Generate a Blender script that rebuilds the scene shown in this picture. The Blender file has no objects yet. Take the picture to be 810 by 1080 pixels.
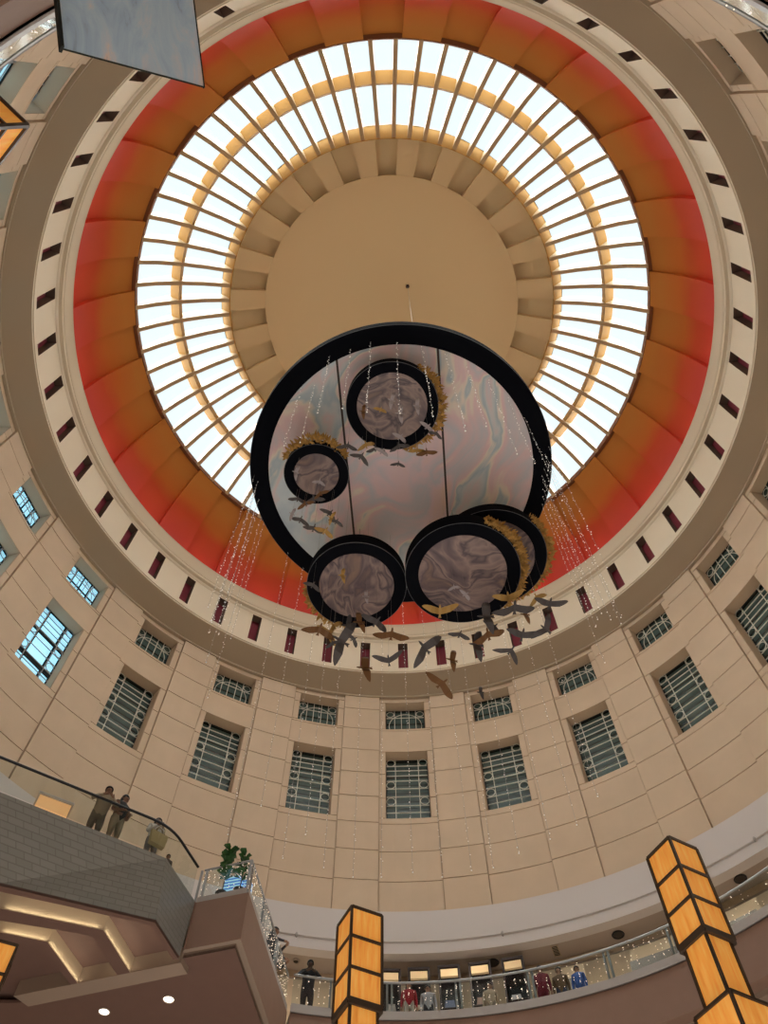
import bpy, bmesh, math, random
from mathutils import Vector, Matrix
C = bpy.context.scene.collection
SC = bpy.context.scene
rad, sin, cos, pi = math.radians, math.sin, math.cos, math.pi
rnd = random.Random(7)

# ------------------------------------------------------------------ camera
CAM = Vector((-0.458, -11.019, 0.0)); PITCH = rad(63.665); FPX = 862.35
cd = bpy.data.cameras.new('camera'); cam = bpy.data.objects.new('camera', cd); C.objects.link(cam)
cam.location = CAM; cam.rotation_euler = (pi/2 + PITCH, 0, 0)
cd.sensor_fit = 'AUTO'; cd.sensor_width = 36; cd.lens = FPX/1080*36
cd.clip_start = 0.05; cd.clip_end = 400
SC.camera = cam

# ------------------------------------------------------------------ world, lights, exposure
SC.view_settings.view_transform = 'Standard'; SC.view_settings.look = 'None'
SC.view_settings.exposure = 0.0; SC.view_settings.gamma = 1.0; SC.view_settings.use_curve_mapping = False
w = bpy.data.worlds.new('sky'); SC.world = w; w.use_nodes = True
bg = w.node_tree.nodes['Background']; bg.inputs[0].default_value = (0.93, 0.99, 1.0, 1); bg.inputs[1].default_value = 1.1   # pale overcast sky
sl = bpy.data.lights.new('sun', 'SUN'); sl.energy = 37.0; sl.angle = rad(150); sl.color = (1.0, 0.985, 0.96)      # very soft daylight through thin cloud
so = bpy.data.objects.new('sun', sl); C.objects.link(so); so.location = (0, 0, 80); so.rotation_euler = (0, 0, 0)

def area_light(name, loc, rot, size, power, col, size_y=None, spread=None):
    l = bpy.data.lights.new(name, 'AREA'); l.energy = power; l.color = col; l.size = size
    l.shape = 'DISK'
    if size_y: l.shape = 'RECTANGLE'; l.size_y = size_y
    if spread: l.spread = spread
    o = bpy.data.objects.new(name, l); C.objects.link(o); o.location = loc; o.rotation_euler = rot
    return o
WARM = (1.0, 0.80, 0.58)
# added upward fill, an unseen disc standing in for the lower floors' light
area_light('concourse_fill', (0, 0, -1.0), (pi, 0, 0), 22, 2050, (1.0, 0.90, 0.79))
# added ring of unseen uplights beside the cornice, brightening the dome
for i in range(24):
    a = rad(i*15 + 2.1)
    area_light('dome_fill', (14.9*sin(a), 14.9*cos(a), 38.85), (pi, 0, 0), 1.2, 5, (1.0, 0.84, 0.60))
# added area lights over the gallery, without fittings, to brighten it
for az in (-24, -8, 8, 24, 40, 56, 75, 95):
    a = rad(az)
    area_light('gallery_fill', (15.6*sin(a), 15.6*cos(a), 19.5), (0, 0, 0), 0.9, 60, (1.0, 0.86, 0.70))

# ------------------------------------------------------------------ pixel -> world (photo frame 810x1080)
def ray(u, v):
    x = (u - 405)/FPX; y = -(v - 540)/FPX; cp, sp = cos(PITCH), sin(PITCH)
    return Vector((x, cp - sp*y, sp + cp*y))
def at_z(u, v, z):
    d = ray(u, v); return CAM + d*(z/d.z)
def at_R(u, v, r):
    d = ray(u, v); a = d.x*d.x + d.y*d.y; b = 2*(CAM.x*d.x + CAM.y*d.y); c = CAM.x**2 + CAM.y**2 - r*r
    return CAM + d*((-b + math.sqrt(b*b - 4*a*c))/(2*a))
def az_of(p): return math.degrees(math.atan2(p.x, p.y))
def pol(az, r, z=0.0):
    a = rad(az); return Vector((r*sin(a), r*cos(a), z))
PH = 2.1      # azimuth of the window facing the viewer

# ------------------------------------------------------------------ materials
MATS = {}
def mat(name, col, rough=0.6, metal=0.0, emit=None, estr=0.0, noise=0.0, nscale=3.0, bump=0.0, spec=0.3):
    if name in MATS: return MATS[name]
    m = bpy.data.materials.new(name); m.use_nodes = True; nt = m.node_tree; b = nt.nodes['Principled BSDF']
    b.inputs['Roughness'].default_value = rough; b.inputs['Metallic'].default_value = metal
    b.inputs['Specular IOR Level'].default_value = spec
    c4 = (*col, 1); b.inputs['Base Color'].default_value = c4
    if noise or bump:
        tc = nt.nodes.new('ShaderNodeTexCoord'); n = nt.nodes.new('ShaderNodeTexNoise'); n.inputs['Scale'].default_value = nscale
        n.inputs['Detail'].default_value = 4
        nt.links.new(tc.outputs['Object'], n.inputs['Vector'])
        if noise:
            r = nt.nodes.new('ShaderNodeValToRGB'); e = r.color_ramp.elements
            e[0].position = 0.3; e[1].position = 0.7
            e[0].color = (*[c*(1-noise) for c in col], 1); e[1].color = (*[min(1, c*(1+noise)) for c in col], 1)
            nt.links.new(n.outputs['Fac'], r.inputs['Fac']); nt.links.new(r.outputs['Color'], b.inputs['Base Color'])
        if bump:
            bp = nt.nodes.new('ShaderNodeBump'); bp.inputs['Strength'].default_value = bump; bp.inputs['Distance'].default_value = 0.02
            nt.links.new(n.outputs['Fac'], bp.inputs['Height']); nt.links.new(bp.outputs['Normal'], b.inputs['Normal'])
    if emit:
        b.inputs['Emission Color'].default_value = (*emit, 1); b.inputs['Emission Strength'].default_value = estr
    MATS[name] = m; return m
def glass(name, tint, gloss=0.08, rough=0.05):
    if name in MATS: return MATS[name]
    m = bpy.data.materials.new(name); m.use_nodes = True; nt = m.node_tree; nt.nodes.clear()
    o = nt.nodes.new('ShaderNodeOutputMaterial'); mx = nt.nodes.new('ShaderNodeMixShader'); t = nt.nodes.new('ShaderNodeBsdfTransparent')
    g = nt.nodes.new('ShaderNodeBsdfGlossy'); t.inputs[0].default_value = (*tint, 1); g.inputs['Roughness'].default_value = rough
    mx.inputs[0].default_value = gloss
    nt.links.new(t.outputs[0], mx.inputs[1]); nt.links.new(g.outputs[0], mx.inputs[2]); nt.links.new(mx.outputs[0], o.inputs[0])
    MATS[name] = m; return m
def ramp_mat(name, build, rough=0.6, estr=0.0, spec=0.3):
    if name in MATS: return MATS[name]
    m = bpy.data.materials.new(name); m.use_nodes = True; nt = m.node_tree; b = nt.nodes['Principled BSDF']
    b.inputs['Roughness'].default_value = rough; b.inputs['Specular IOR Level'].default_value = spec
    sock = build(nt)
    nt.links.new(sock, b.inputs['Base Color'])
    if estr: nt.links.new(sock, b.inputs['Emission Color']); b.inputs['Emission Strength'].default_value = estr
    MATS[name] = m; return m
def ramp(nt, fac, stops):
    r = nt.nodes.new('ShaderNodeValToRGB'); e = r.color_ramp.elements
    while len(e) < len(stops): e.new(0.5)
    for el, (p, c) in zip(e, stops): el.position = p; el.color = (*c, 1)
    nt.links.new(fac, r.inputs['Fac']); return r.outputs['Color']

def orange_nodes(nt):       # panels: red at the foot, orange at the head
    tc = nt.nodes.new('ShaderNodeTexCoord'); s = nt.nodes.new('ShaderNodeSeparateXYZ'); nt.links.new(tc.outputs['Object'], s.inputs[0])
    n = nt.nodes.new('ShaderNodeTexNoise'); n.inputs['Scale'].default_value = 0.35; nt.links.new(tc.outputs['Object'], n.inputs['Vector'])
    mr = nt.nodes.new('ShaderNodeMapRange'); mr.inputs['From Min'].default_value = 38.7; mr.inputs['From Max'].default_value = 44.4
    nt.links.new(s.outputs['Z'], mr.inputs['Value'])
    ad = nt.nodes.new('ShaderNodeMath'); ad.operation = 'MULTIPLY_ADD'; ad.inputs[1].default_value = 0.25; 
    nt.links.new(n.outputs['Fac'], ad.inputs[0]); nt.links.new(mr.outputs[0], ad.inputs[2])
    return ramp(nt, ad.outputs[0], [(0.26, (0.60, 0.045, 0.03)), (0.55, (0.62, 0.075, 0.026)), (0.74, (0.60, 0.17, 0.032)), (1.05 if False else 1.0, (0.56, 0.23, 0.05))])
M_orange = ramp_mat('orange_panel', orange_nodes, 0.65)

def marble_stops(nt, scale, stops, seed=0.0, dist=2.6, rot=0.5, drift=0.0):
    """liquid marble: a broad noise warps the coordinates of a second, stretched noise"""
    tc = nt.nodes.new('ShaderNodeTexCoord'); mp = nt.nodes.new('ShaderNodeMapping'); nt.links.new(tc.outputs['Object'], mp.inputs['Vector'])
    mp.inputs['Location'].default_value = (seed, seed*1.7, 0); mp.inputs['Rotation'].default_value = (0, 0, rot); mp.inputs['Scale'].default_value = (scale, scale, scale)
    n0 = nt.nodes.new('ShaderNodeTexNoise'); n0.inputs['Scale'].default_value = 0.8; n0.inputs['Detail'].default_value = 1; nt.links.new(mp.outputs[0], n0.inputs['Vector'])
    sb = nt.nodes.new('ShaderNodeVectorMath'); sb.operation = 'SUBTRACT'; sb.inputs[1].default_value = (.5, .5, .5); nt.links.new(n0.outputs['Color'], sb.inputs[0])
    sc = nt.nodes.new('ShaderNodeVectorMath'); sc.operation = 'SCALE'; sc.inputs['Scale'].default_value = dist; nt.links.new(sb.outputs[0], sc.inputs[0])
    ad = nt.nodes.new('ShaderNodeVectorMath'); ad.operation = 'ADD'; nt.links.new(mp.outputs[0], ad.inputs[0]); nt.links.new(sc.outputs[0], ad.inputs[1])
    st = nt.nodes.new('ShaderNodeMapping'); st.inputs['Scale'].default_value = (1.0, 0.22, 1.0); nt.links.new(ad.outputs[0], st.inputs['Vector'])
    n = nt.nodes.new('ShaderNodeTexNoise'); n.inputs['Scale'].default_value = 1.3; n.inputs['Detail'].default_value = 4; n.inputs['Roughness'].default_value = 0.5
    nt.links.new(st.outputs[0], n.inputs['Vector'])
    if not drift: return ramp(nt, n.outputs['Fac'], stops)
    sx = nt.nodes.new('ShaderNodeSeparateXYZ'); nt.links.new(tc.outputs['Object'], sx.inputs[0])
    ma = nt.nodes.new('ShaderNodeMath'); ma.operation = 'MULTIPLY_ADD'; ma.inputs[1].default_value = drift; nt.links.new(sx.outputs['X'], ma.inputs[0]); nt.links.new(n.outputs['Fac'], ma.inputs[2])
    return ramp(nt, ma.outputs[0], stops)
def M_marble(kind, seed):
    if kind == 'big':
        st = [(0.28, (0.47, 0.59, 0.71)), (0.38, (0.61, 0.71, 0.80)), (0.42, (0.72, 0.62, 0.67)), (0.455, (0.62, 0.67, 0.72)), (0.49, (0.44, 0.56, 0.65)),
              (0.515, (0.83, 0.76, 0.70)), (0.54, (0.78, 0.59, 0.64)), (0.60, (0.61, 0.61, 0.68)), (0.65, (0.78, 0.62, 0.68)), (0.75, (0.82, 0.61, 0.53))]
        return ramp_mat('pearly_marble', lambda nt: marble_stops(nt, 0.36, st, 5.1, 1.7, -0.5, 0.022), 0.4)
    st = [(0.30, (0.08, 0.065, 0.085)), (0.40, (0.18, 0.14, 0.155)), (0.45, (0.33, 0.25, 0.235)), (0.49, (0.10, 0.08, 0.10)), (0.53, (0.30, 0.23, 0.22)),
          (0.59, (0.13, 0.10, 0.12)), (0.68, (0.32, 0.22, 0.17))]
    return ramp_mat('mauve_marble_%d' % int(seed), lambda nt: marble_stops(nt, 0.8, st, seed, 1.7, 0.3 + seed), 0.4)

def lantern_nodes(nt):
    tc = nt.nodes.new('ShaderNodeTexCoord'); mp = nt.nodes.new('ShaderNodeMapping'); nt.links.new(tc.outputs['Object'], mp.inputs['Vector'])
    mp.inputs['Scale'].default_value = (14, 14, 1.6)
    n = nt.nodes.new('ShaderNodeTexNoise'); n.inputs['Scale'].default_value = 1.0; n.inputs['Detail'].default_value = 4; nt.links.new(mp.outputs[0], n.inputs['Vector'])
    return ramp(nt, n.outputs['Fac'], [(0.25, (0.62, 0.22, 0.035)), (0.5, (0.78, 0.33, 0.06)), (0.75, (0.86, 0.44, 0.11))])
M_lantern = ramp_mat('lantern_paper', lantern_nodes, 0.6, 0.44)
M_lantern_overexp = mat('lantern_overexposed_panel', (0.75, 0.65, 0.60), 0.5, emit=(0.9, 0.75, 0.70), estr=0.45)  # same orange paper; overexposure of one face put into its colour and glow

def tile_nodes(nt):
    tc = nt.nodes.new('ShaderNodeTexCoord'); b = nt.nodes.new('ShaderNodeTexBrick'); nt.links.new(tc.outputs['UV'], b.inputs['Vector'])
    b.inputs['Scale'].default_value = 1.0; b.inputs['Brick Width'].default_value = 0.40; b.inputs['Row Height'].default_value = 0.142
    b.inputs['Mortar Size'].default_value = 0.012; b.inputs['Color1'].default_value = (0.21, 0.22, 0.215, 1); b.inputs['Color2'].default_value = (0.235, 0.245, 0.24, 1)
    b.inputs['Mortar'].default_value = (0.165, 0.17, 0.165, 1)
    return b.outputs['Color']
M_tile = ramp_mat('grey_wall_tile', tile_nodes, 0.32, spec=0.5)
def blind_nodes(nt):
    tc = nt.nodes.new('ShaderNodeTexCoord'); wv = nt.nodes.new('ShaderNodeTexWave'); wv.wave_type = 'BANDS'; wv.bands_direction = 'Z'
    wv.inputs['Scale'].default_value = 0.62; wv.inputs['Distortion'].default_value = 0.0; nt.links.new(tc.outputs['Object'], wv.inputs['Vector'])
    return ramp(nt, wv.outputs['Fac'], [(0.02, (0.012, 0.022, 0.02)), (0.12, (0.055, 0.09, 0.082)), (1.0, (0.075, 0.12, 0.11))])
M_blind = ramp_mat('green_window_pane', blind_nodes, 0.25, spec=0.5)
M_wall = mat('beige_panel', (0.60, 0.465, 0.335), 0.75, noise=0.04, nscale=0.8)
M_joint = mat('panel_joint', (0.46, 0.35, 0.25), 0.9)
M_cornice = mat('cream_cornice', (0.66, 0.57, 0.44), 0.7)
M_soffit = mat('taupe_soffit', (0.42, 0.34, 0.25), 0.8)
M_white = mat('white_plaster', (0.62, 0.58, 0.57), 0.75)
M_disc = mat('cream_ceiling', (0.71, 0.585, 0.37), 0.8)
M_gold = mat('ochre_frame', (0.37, 0.20, 0.04), 0.75)
M_rib = mat('ochre_rib', (0.52, 0.40, 0.25), 0.5)
M_slot = mat('maroon_slot', (0.20, 0.02, 0.035), 0.6)
M_slotside = mat('slot_reveal', (0.13, 0.085, 0.065), 0.8)
M_skyglass = glass('skylight_glass', (0.90, 0.98, 1.0), 0.03)
M_rail_glass = glass('balustrade_glass', (0.82, 0.88, 0.86), 0.07)
M_grille = mat('pale_iron_grille', (0.62, 0.62, 0.54), 0.5)
M_frame = mat('dark_window_frame', (0.03, 0.035, 0.035), 0.8, spec=0.08)
M_lit = mat('daylit_pane', (0.5, 0.8, 0.9), 0.3, emit=(0.30, 0.72, 0.95), estr=0.95)
M_black = mat('black_drum', (0.0045, 0.0055, 0.009), 0.8, spec=0.04)
M_edge = mat('drum_edge', (0.12, 0.13, 0.15), 0.4)
M_seam = mat('dark_seam', (0.06, 0.045, 0.045), 0.8)
M_pampas = mat('dried_pampas', (0.46, 0.27, 0.08), 0.9, noise=0.35, nscale=6)
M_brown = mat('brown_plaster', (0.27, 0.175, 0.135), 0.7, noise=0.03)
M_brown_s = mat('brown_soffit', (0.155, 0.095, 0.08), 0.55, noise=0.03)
M_taupe_c = mat('gallery_ceiling', (0.40, 0.34, 0.30), 0.7)
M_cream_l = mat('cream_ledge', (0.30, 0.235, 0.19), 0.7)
M_coffer = mat('coffer_side', (0.50, 0.41, 0.30), 0.7)
M_steel = mat('brushed_steel', (0.36, 0.37, 0.38), 0.35, metal=0.8)
M_dark = mat('dark_metal', (0.02, 0.02, 0.022), 0.35, metal=0.4)
M_bronze_f = mat('bronze_frame', (0.06, 0.042, 0.03), 0.45, metal=0.3)
M_kerb = mat('grey_kerb', (0.40, 0.38, 0.37), 0.5)
M_bead = mat('fairy_bead', (0.9, 0.9, 0.9), 0.3, emit=(1.0, 0.93, 0.84), estr=0.5)
M_bead2 = mat('warm_bead', (0.9, 0.8, 0.7), 0.3, emit=(1.0, 0.86, 0.70), estr=1.2)
for m in (M_bead, M_bead2):
    try: m.cycles.emission_sampling = 'NONE'
    except Exception: pass
M_wire = mat('grey_wire', (0.35, 0.34, 0.33), 0.5)
M_thread = mat('thread', (0.25, 0.23, 0.22), 0.7)
M_down = mat('downlight_lens', (1, 1, 0.95), 0.5, emit=(1.0, 0.90, 0.74), estr=5.0)
M_floor = mat('stone_floor', (0.55, 0.48, 0.40), 0.5)
M_beige_glow = mat('glow_shop_wall', (0.66, 0.53, 0.38), 0.7, emit=(0.8, 0.62, 0.42), estr=0.12)  # shop lighting put into the wall itself as a faint glow
M_leaf = mat('green_leaf', (0.03, 0.10, 0.025), 0.5, noise=0.3, nscale=9)

# ------------------------------------------------------------------ mesh helpers
class MB:
    def __init__(s): s.v = []; s.f = []; s.mi = []; s.uv = {}
    def add(s, vs, fs, mi=0):
        n = len(s.v); s.v += [Vector(p) for p in vs]
        for f in fs: s.f.append([n + i for i in f]); s.mi.append(mi)
    def quad(s, a, b, c, d, mi=0): s.add([a, b, c, d], [(0, 1, 2, 3)], mi)
    def hexa(s, lo, hi, mi=0):       # two quads of four corners
        s.add(list(lo) + list(hi), [(3, 2, 1, 0), (4, 5, 6, 7), (0, 1, 5, 4), (1, 2, 6, 5), (2, 3, 7, 6), (3, 0, 4, 7)], mi)
    def box(s, x0, x1, y0, y1, z0, z1, mi=0, M=None):
        p = [(x0, y0, z0), (x1, y0, z0), (x1, y1, z0), (x0, y1, z0), (x0, y0, z1), (x1, y0, z1), (x1, y1, z1), (x0, y1, z1)]
        p = [Vector(q) for q in p]
        if M: p = [M @ q for q in p]
        s.hexa(p[:4], p[4:], mi)
    def tube(s, pts, r, n=6, closed=False, mi=0, cap=True):
        pts = [Vector(p) for p in pts]; rings = []
        rr = r if isinstance(r, (list, tuple)) else [r]*len(pts)
        m = len(pts); up = None
        for i, p in enumerate(pts):
            a = pts[(i-1) % m] if (closed or i > 0) else p; b = pts[(i+1) % m] if (closed or i < m-1) else p
            t = (b - a).normalized()
            if up is None or abs(up.dot(t)) > 0.95:
                up = Vector((0, 0, 1)) if abs(t.z) < 0.9 else Vector((1, 0, 0))
            x = t.cross(up).normalized(); y = x.cross(t).normalized(); up = y
            rings.append([p + x*(rr[i]*cos(2*pi*k/n)) + y*(rr[i]*sin(2*pi*k/n)) for k in range(n)])
        vs = [q for R in rings for q in R]; fs = []
        for i in range(m if closed else m-1):
            j = (i+1) % m
            for k in range(n): fs.append((i*n+k, i*n+(k+1) % n, j*n+(k+1) % n, j*n+k))
        if not closed and cap: fs += [tuple(range(n))[::-1], tuple((m-1)*n+k for k in range(n))]
        s.add(vs, fs, mi)
    def revolve(s, prof, az0=0, az1=360, n=192, mi=0, off=0.0):
        full = abs(az1-az0-360) < 1e-6; m = n if full else n+1; k = len(prof)
        vs = []
        for i in range(m):
            a = az0 + (az1-az0)*i/n
            for (r, z) in prof: vs.append(pol(a, r(a) + 0 if callable(r) else r, z))
        fs = []
        for i in range(n):
            j = (i+1) % m
            for q in range(k-1): fs.append((i*k+q, i*k+q+1, j*k+q+1, j*k+q))
        s.add(vs, fs, mi)
    def ico(s, c, r, mi=0, sub=0):
        t = (1+5**.5)/2
        v = [(-1, t, 0), (1, t, 0), (-1, -t, 0), (1, -t, 0), (0, -1, t), (0, 1, t), (0, -1, -t), (0, 1, -t), (t, 0, -1), (t, 0, 1), (-t, 0, -1), (-t, 0, 1)]
        f = [(0, 11, 5), (0, 5, 1), (0, 1, 7), (0, 7, 10), (0, 10, 11), (1, 5, 9), (5, 11, 4), (11, 10, 2), (10, 7, 6), (7, 1, 8), (3, 9, 4), (3, 4, 2), (3, 2, 6), (3, 6, 8), (3, 8, 9), (4, 9, 5), (2, 4, 11), (6, 2, 10), (8, 6, 7), (9, 8, 1)]
        c = Vector(c); s.add([c + Vector(p).normalized()*r for p in v], f, mi)
    def octa(s, c, r, mi=0):
        c = Vector(c); s.add([c+Vector(p)*r for p in ((1,0,0),(-1,0,0),(0,1,0),(0,-1,0),(0,0,1),(0,0,-1))],
              [(0,2,4),(2,1,4),(1,3,4),(3,0,4),(2,0,5),(1,2,5),(3,1,5),(0,3,5)], mi)
    def ellipsoid(s, c, rx, ry, rz, nu=14, nv=9, mi=0, v0=0.0, v1=1.0, M=None):
        c = Vector(c); vs = []
        for j in range(nv+1):
            th = pi*(v0 + (v1-v0)*j/nv)
            for i in range(nu):
                a = 2*pi*i/nu; p = Vector((rx*sin(th)*cos(a), ry*sin(th)*sin(a), rz*cos(th)))
                if M: p = M @ p
                vs.append(c + p)
        fs = [(j*nu+i, (j+1)*nu+i, (j+1)*nu+(i+1) % nu, j*nu+(i+1) % nu) for j in range(nv) for i in range(nu)]
        s.add(vs, fs, mi)
    def prism(s, poly, z0, z1, mi=0):
        n = len(poly); s.add([(p[0], p[1], z0) for p in poly] + [(p[0], p[1], z1) for p in poly],
             [tuple(range(n))[::-1], tuple(range(n, 2*n))] + [(i, (i+1) % n, n+(i+1) % n, n+i) for i in range(n)], mi)
    def build(s, name, m, parent=None, smooth=False, loc=None, rot=None, merge=False):
        me = bpy.data.meshes.new(name); me.from_pydata([tuple(p) for p in s.v], [], s.f)
        for q in (m if isinstance(m, (list, tuple)) else [m]): me.materials.append(q)
        for p, i in zip(me.polygons, s.mi): p.material_index = i
        if merge or smooth:
            bm = bmesh.new(); bm.from_mesh(me); bmesh.ops.remove_doubles(bm, verts=bm.verts, dist=1e-5)
            bmesh.ops.recalc_face_normals(bm, faces=bm.faces)
            if smooth:
                for f in bm.faces: f.smooth = True
                for e in bm.edges:
                    if len(e.link_faces) == 2 and e.calc_face_angle(0) > 0.6: e.smooth = False
            bm.to_mesh(me); bm.free()
        o = bpy.data.objects.new(name, me); C.objects.link(o)
        if parent: o.parent = parent
        if loc is not None: o.location = loc
        if rot is not None: o.rotation_euler = rot
        return o
def tag(o, label=None, cat=None, group=None, kind=None):
    for k, v in (('label', label), ('category', cat), ('group', group), ('kind', kind)):
        if v: o[k] = v
    return o
def empty(name, loc=(0, 0, 0), rz=0.0, **k):
    o = bpy.data.objects.new(name, None); C.objects.link(o); o.location = loc; o.rotation_euler = (0, 0, rz); o.empty_display_size = 0.2
    return tag(o, **k)
def copy_tree(o, parent=None):
    c = o.copy(); C.objects.link(c); c.parent = parent
    for ch in [x for x in o.children]: copy_tree(ch, c)
    return c
ORD = ['first', 'second', 'third', 'fourth', 'fifth', 'sixth', 'seventh', 'eighth', 'ninth', 'tenth', 'eleventh', 'twelfth', 'thirteenth', 'fourteenth', 'fifteenth',
       'sixteenth', 'seventeenth', 'eighteenth', 'nineteenth', 'twentieth', 'twenty-first', 'twenty-second', 'twenty-third', 'twenty-fourth', 'twenty-fifth', 'twenty-sixth', 'twenty-seventh', 'twenty-eighth']

# ================================================================== THE ROTUNDA SHELL
RW = 17.0; ZB, ZT = 21.46, 34.33; ROW = 1.485
BAY = 4.4     # half width of a window bay in degrees
WW = math.degrees(1.0/RW)   # half width of a window opening
def panel(mb, a0, a1, z0, z1, R, gap=0.018, depth=0.05, n=3):
    g = math.degrees(gap/R); a0 += g; a1 -= g; z0 += gap; z1 -= gap
    for i in range(n):
        b0 = a0+(a1-a0)*i/n; b1 = a0+(a1-a0)*(i+1)/n
        mb.quad(pol(b0, R, z0), pol(b1, R, z0), pol(b1, R, z1), pol(b0, R, z1))
        mb.quad(pol(b0, R, z0), pol(b1, R, z0), pol(b1, R+depth, z0), pol(b0, R+depth, z0))
        mb.quad(pol(b0, R, z1), pol(b1, R, z1), pol(b1, R+depth, z1), pol(b0, R+depth, z1))
    for a in (a0, a1): mb.quad(pol(a, R, z0), pol(a, R, z1), pol(a, R+depth, z1), pol(a, R+depth, z0))
wall = empty('wall_rotunda', label='round beige panelled wall of the rotunda with rows of windows', cat='wall', kind='structure')
SM0, SM1, LG0, LG1 = 32.0, 34.0, 26.24, 30.37
def backing(mb, a0, a1, z0, z1, R, n=2):
    for i in range(n):
        b0 = a0+(a1-a0)*i/n; b1 = a0+(a1-a0)*(i+1)/n
        mb.quad(pol(b0, R, z0), pol(b1, R, z0), pol(b1, R, z1), pol(b0, R, z1))
pm, bm_, jm = MB(), MB(), MB()
rows = [ZB + ROW*i for i in range(9)] + [ZT]
for k in range(24):
    c = PH + 15*k
    # pilaster strip between two bays (projects slightly)
    for z0, z1 in zip(rows, rows[1:]): panel(pm, c+BAY, c+15-BAY, z0, z1, RW-0.10, depth=0.15, n=3)
    for z0, z1 in zip(rows, rows[1:]):
        lo = z0; hi = z1
        # parts of this row free of windows
        cuts = [(lo, hi)]
        for w0, w1 in ((LG0, LG1), (SM0, SM1)):
            nc = []
            for q0, q1 in cuts:
                if w1 <= q0 or w0 >= q1: nc.append((q0, q1, None) if False else (q0, q1))
                else:
                    if w0 > q0: nc.append((q0, w0))
                    s0, s1 = max(q0, w0), min(q1, w1)
                    panel(bm_, c-BAY, c-WW, s0, s1, RW, n=1); panel(bm_, c+WW, c+BAY, s0, s1, RW, n=1)
                    if w1 < q1: nc.append((w1, q1))
            cuts = nc
        for q0, q1 in cuts:
            if q1-q0 > 0.05: panel(bm_, c-BAY, c+BAY, q0, q1, RW, n=4)
    RB = RW+0.045
    backing(jm, c+WW, c+15-WW, ZB, ZT, RB, 4)
    for z0, z1 in ((ZB, LG0), (LG1, SM0), (SM1, ZT)): backing(jm, c-WW, c+WW, z0, z1, RB, 2)
pm.build('pilaster_panel', M_wall, wall, merge=True); bm_.build('bay_panel', M_wall, wall, merge=True); jm.build('joint_backing', M_joint, wall, merge=True)
ob = MB(); ob.revolve([(18.2, ZB-2), (18.2, 39)]); ob.build('outer_shell', M_joint, wall, smooth=True)

# ---- windows: one large and one small per bay
def make_window(large, lit):
    h = (LG1-LG0) if large else (SM1-SM0); D = 0.6
    e = empty('window_1', kind='structure', cat='window')
    r = MB(); hw = 1.0
    r.quad((-hw, 0, 0), (hw, 0, 0), (hw, D, 0), (-hw, D, 0)); r.quad((-hw, 0, h), (hw, 0, h), (hw, D, h), (-hw, D, h))
    for x in (-hw, hw): r.quad((x, 0, 0), (x, D, 0), (x, D, h), (x, 0, h))
    r.build('reveal', M_wall, e)
    p = MB(); p.quad((-hw, D, 0), (hw, D, 0), (hw, D, h), (-hw, D, h)); p.build('pane', M_lit if lit else M_blind, e)
    f = MB(); t = 0.05; y0, y1 = D-0.06, D-0.005
    for x in (-hw+t/2, hw-t/2): f.box(x-t/2, x+t/2, y0, y1, 0, h)
    for z in (t/2, h-t/2): f.box(-hw, hw, y0, y1, z-t/2, z+t/2)
    if lit:
        tb = 0.10
        if large:
            for x in (-0.5, 0.5): f.box(x-0.04, x+0.04, y0, y1, 0, h)
            for z in (h*0.27, h*0.66): f.box(-hw, hw, y0, y1, z-tb, z+tb)
        else:
            f.box(-hw, hw, y0, y1, h*0.5-0.03, h*0.5+0.03)
            for x in (-0.5, 0, 0.5): f.box(x-0.03, x+0.03, y0, y1, 0, h)
    f.build('window_frame', M_frame, e)
    g = MB(); y = D-0.10; b = 0.017
    def vbar(x): g.box(x-b, x+b, y-b, y+b, 0.03, h-0.03)
    def hbar(z): g.box(-hw+0.03, hw-0.03, y-b, y+b, z-b, z+b)
    def ring(cx, cz, rx, rz=None, n=20):
        rz = rz or rx
        g.tube([(cx+rx*cos(2*pi*i/n), y, cz+rz*sin(2*pi*i/n)) for i in range(n)], 0.02, 5, True)
    if large:
        for x in (-0.55, 0.55): vbar(x)
        for q in (0.10, 0.19, 0.29, 0.42, 0.54, 0.66, 0.74, 0.82, 0.895): hbar(h*q)
        for q in (0.355, 0.60, 0.945):
            for x in (-0.775, 0.775): ring(x, h*q, 0.20, 0.215)
    else:
        hbar(h*0.70)
        for x in (-0.55, -0.2, 0.2, 0.55): vbar(x)
        ring(0, h*0.40, 0.84, h*0.43, 30)
        for x in (-0.77, 0.77): ring(x, h*0.84, 0.19)
    if large:
        pass
    g.build('grille', M_grille if not lit else M_wire, e)  # daylit windows get a darker grille, its backlit look put into the colour
    return e
protos = {(L, t): make_window(L, t) for L in (True, False) for t in (True, False)}
used = set(); wi = 0
for k in range(-11, 13):
    for L in (True, False):
        lit = -10 <= k <= -4
        key = (L, lit); e = protos[key] if key not in used else copy_tree(protos[key]); used.add(key)
        az = PH + 15*k; a = rad(az)
        e.location = pol(az, RW, LG0 if L else SM0); e.rotation_euler = (0, 0, -a); wi += 1; e.name = 'window_%d' % wi
        side = 'straight ahead above the far gallery' if k == 0 else ('%s bay to the %s of the bay straight ahead' % (ORD[abs(k)-1], 'right' if k > 0 else 'left'))
        e['label'] = ('%s %s window, %s' % ('daylit' if lit else 'dark green', 'tall grilled' if L else 'short arched-grille', side))

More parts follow.
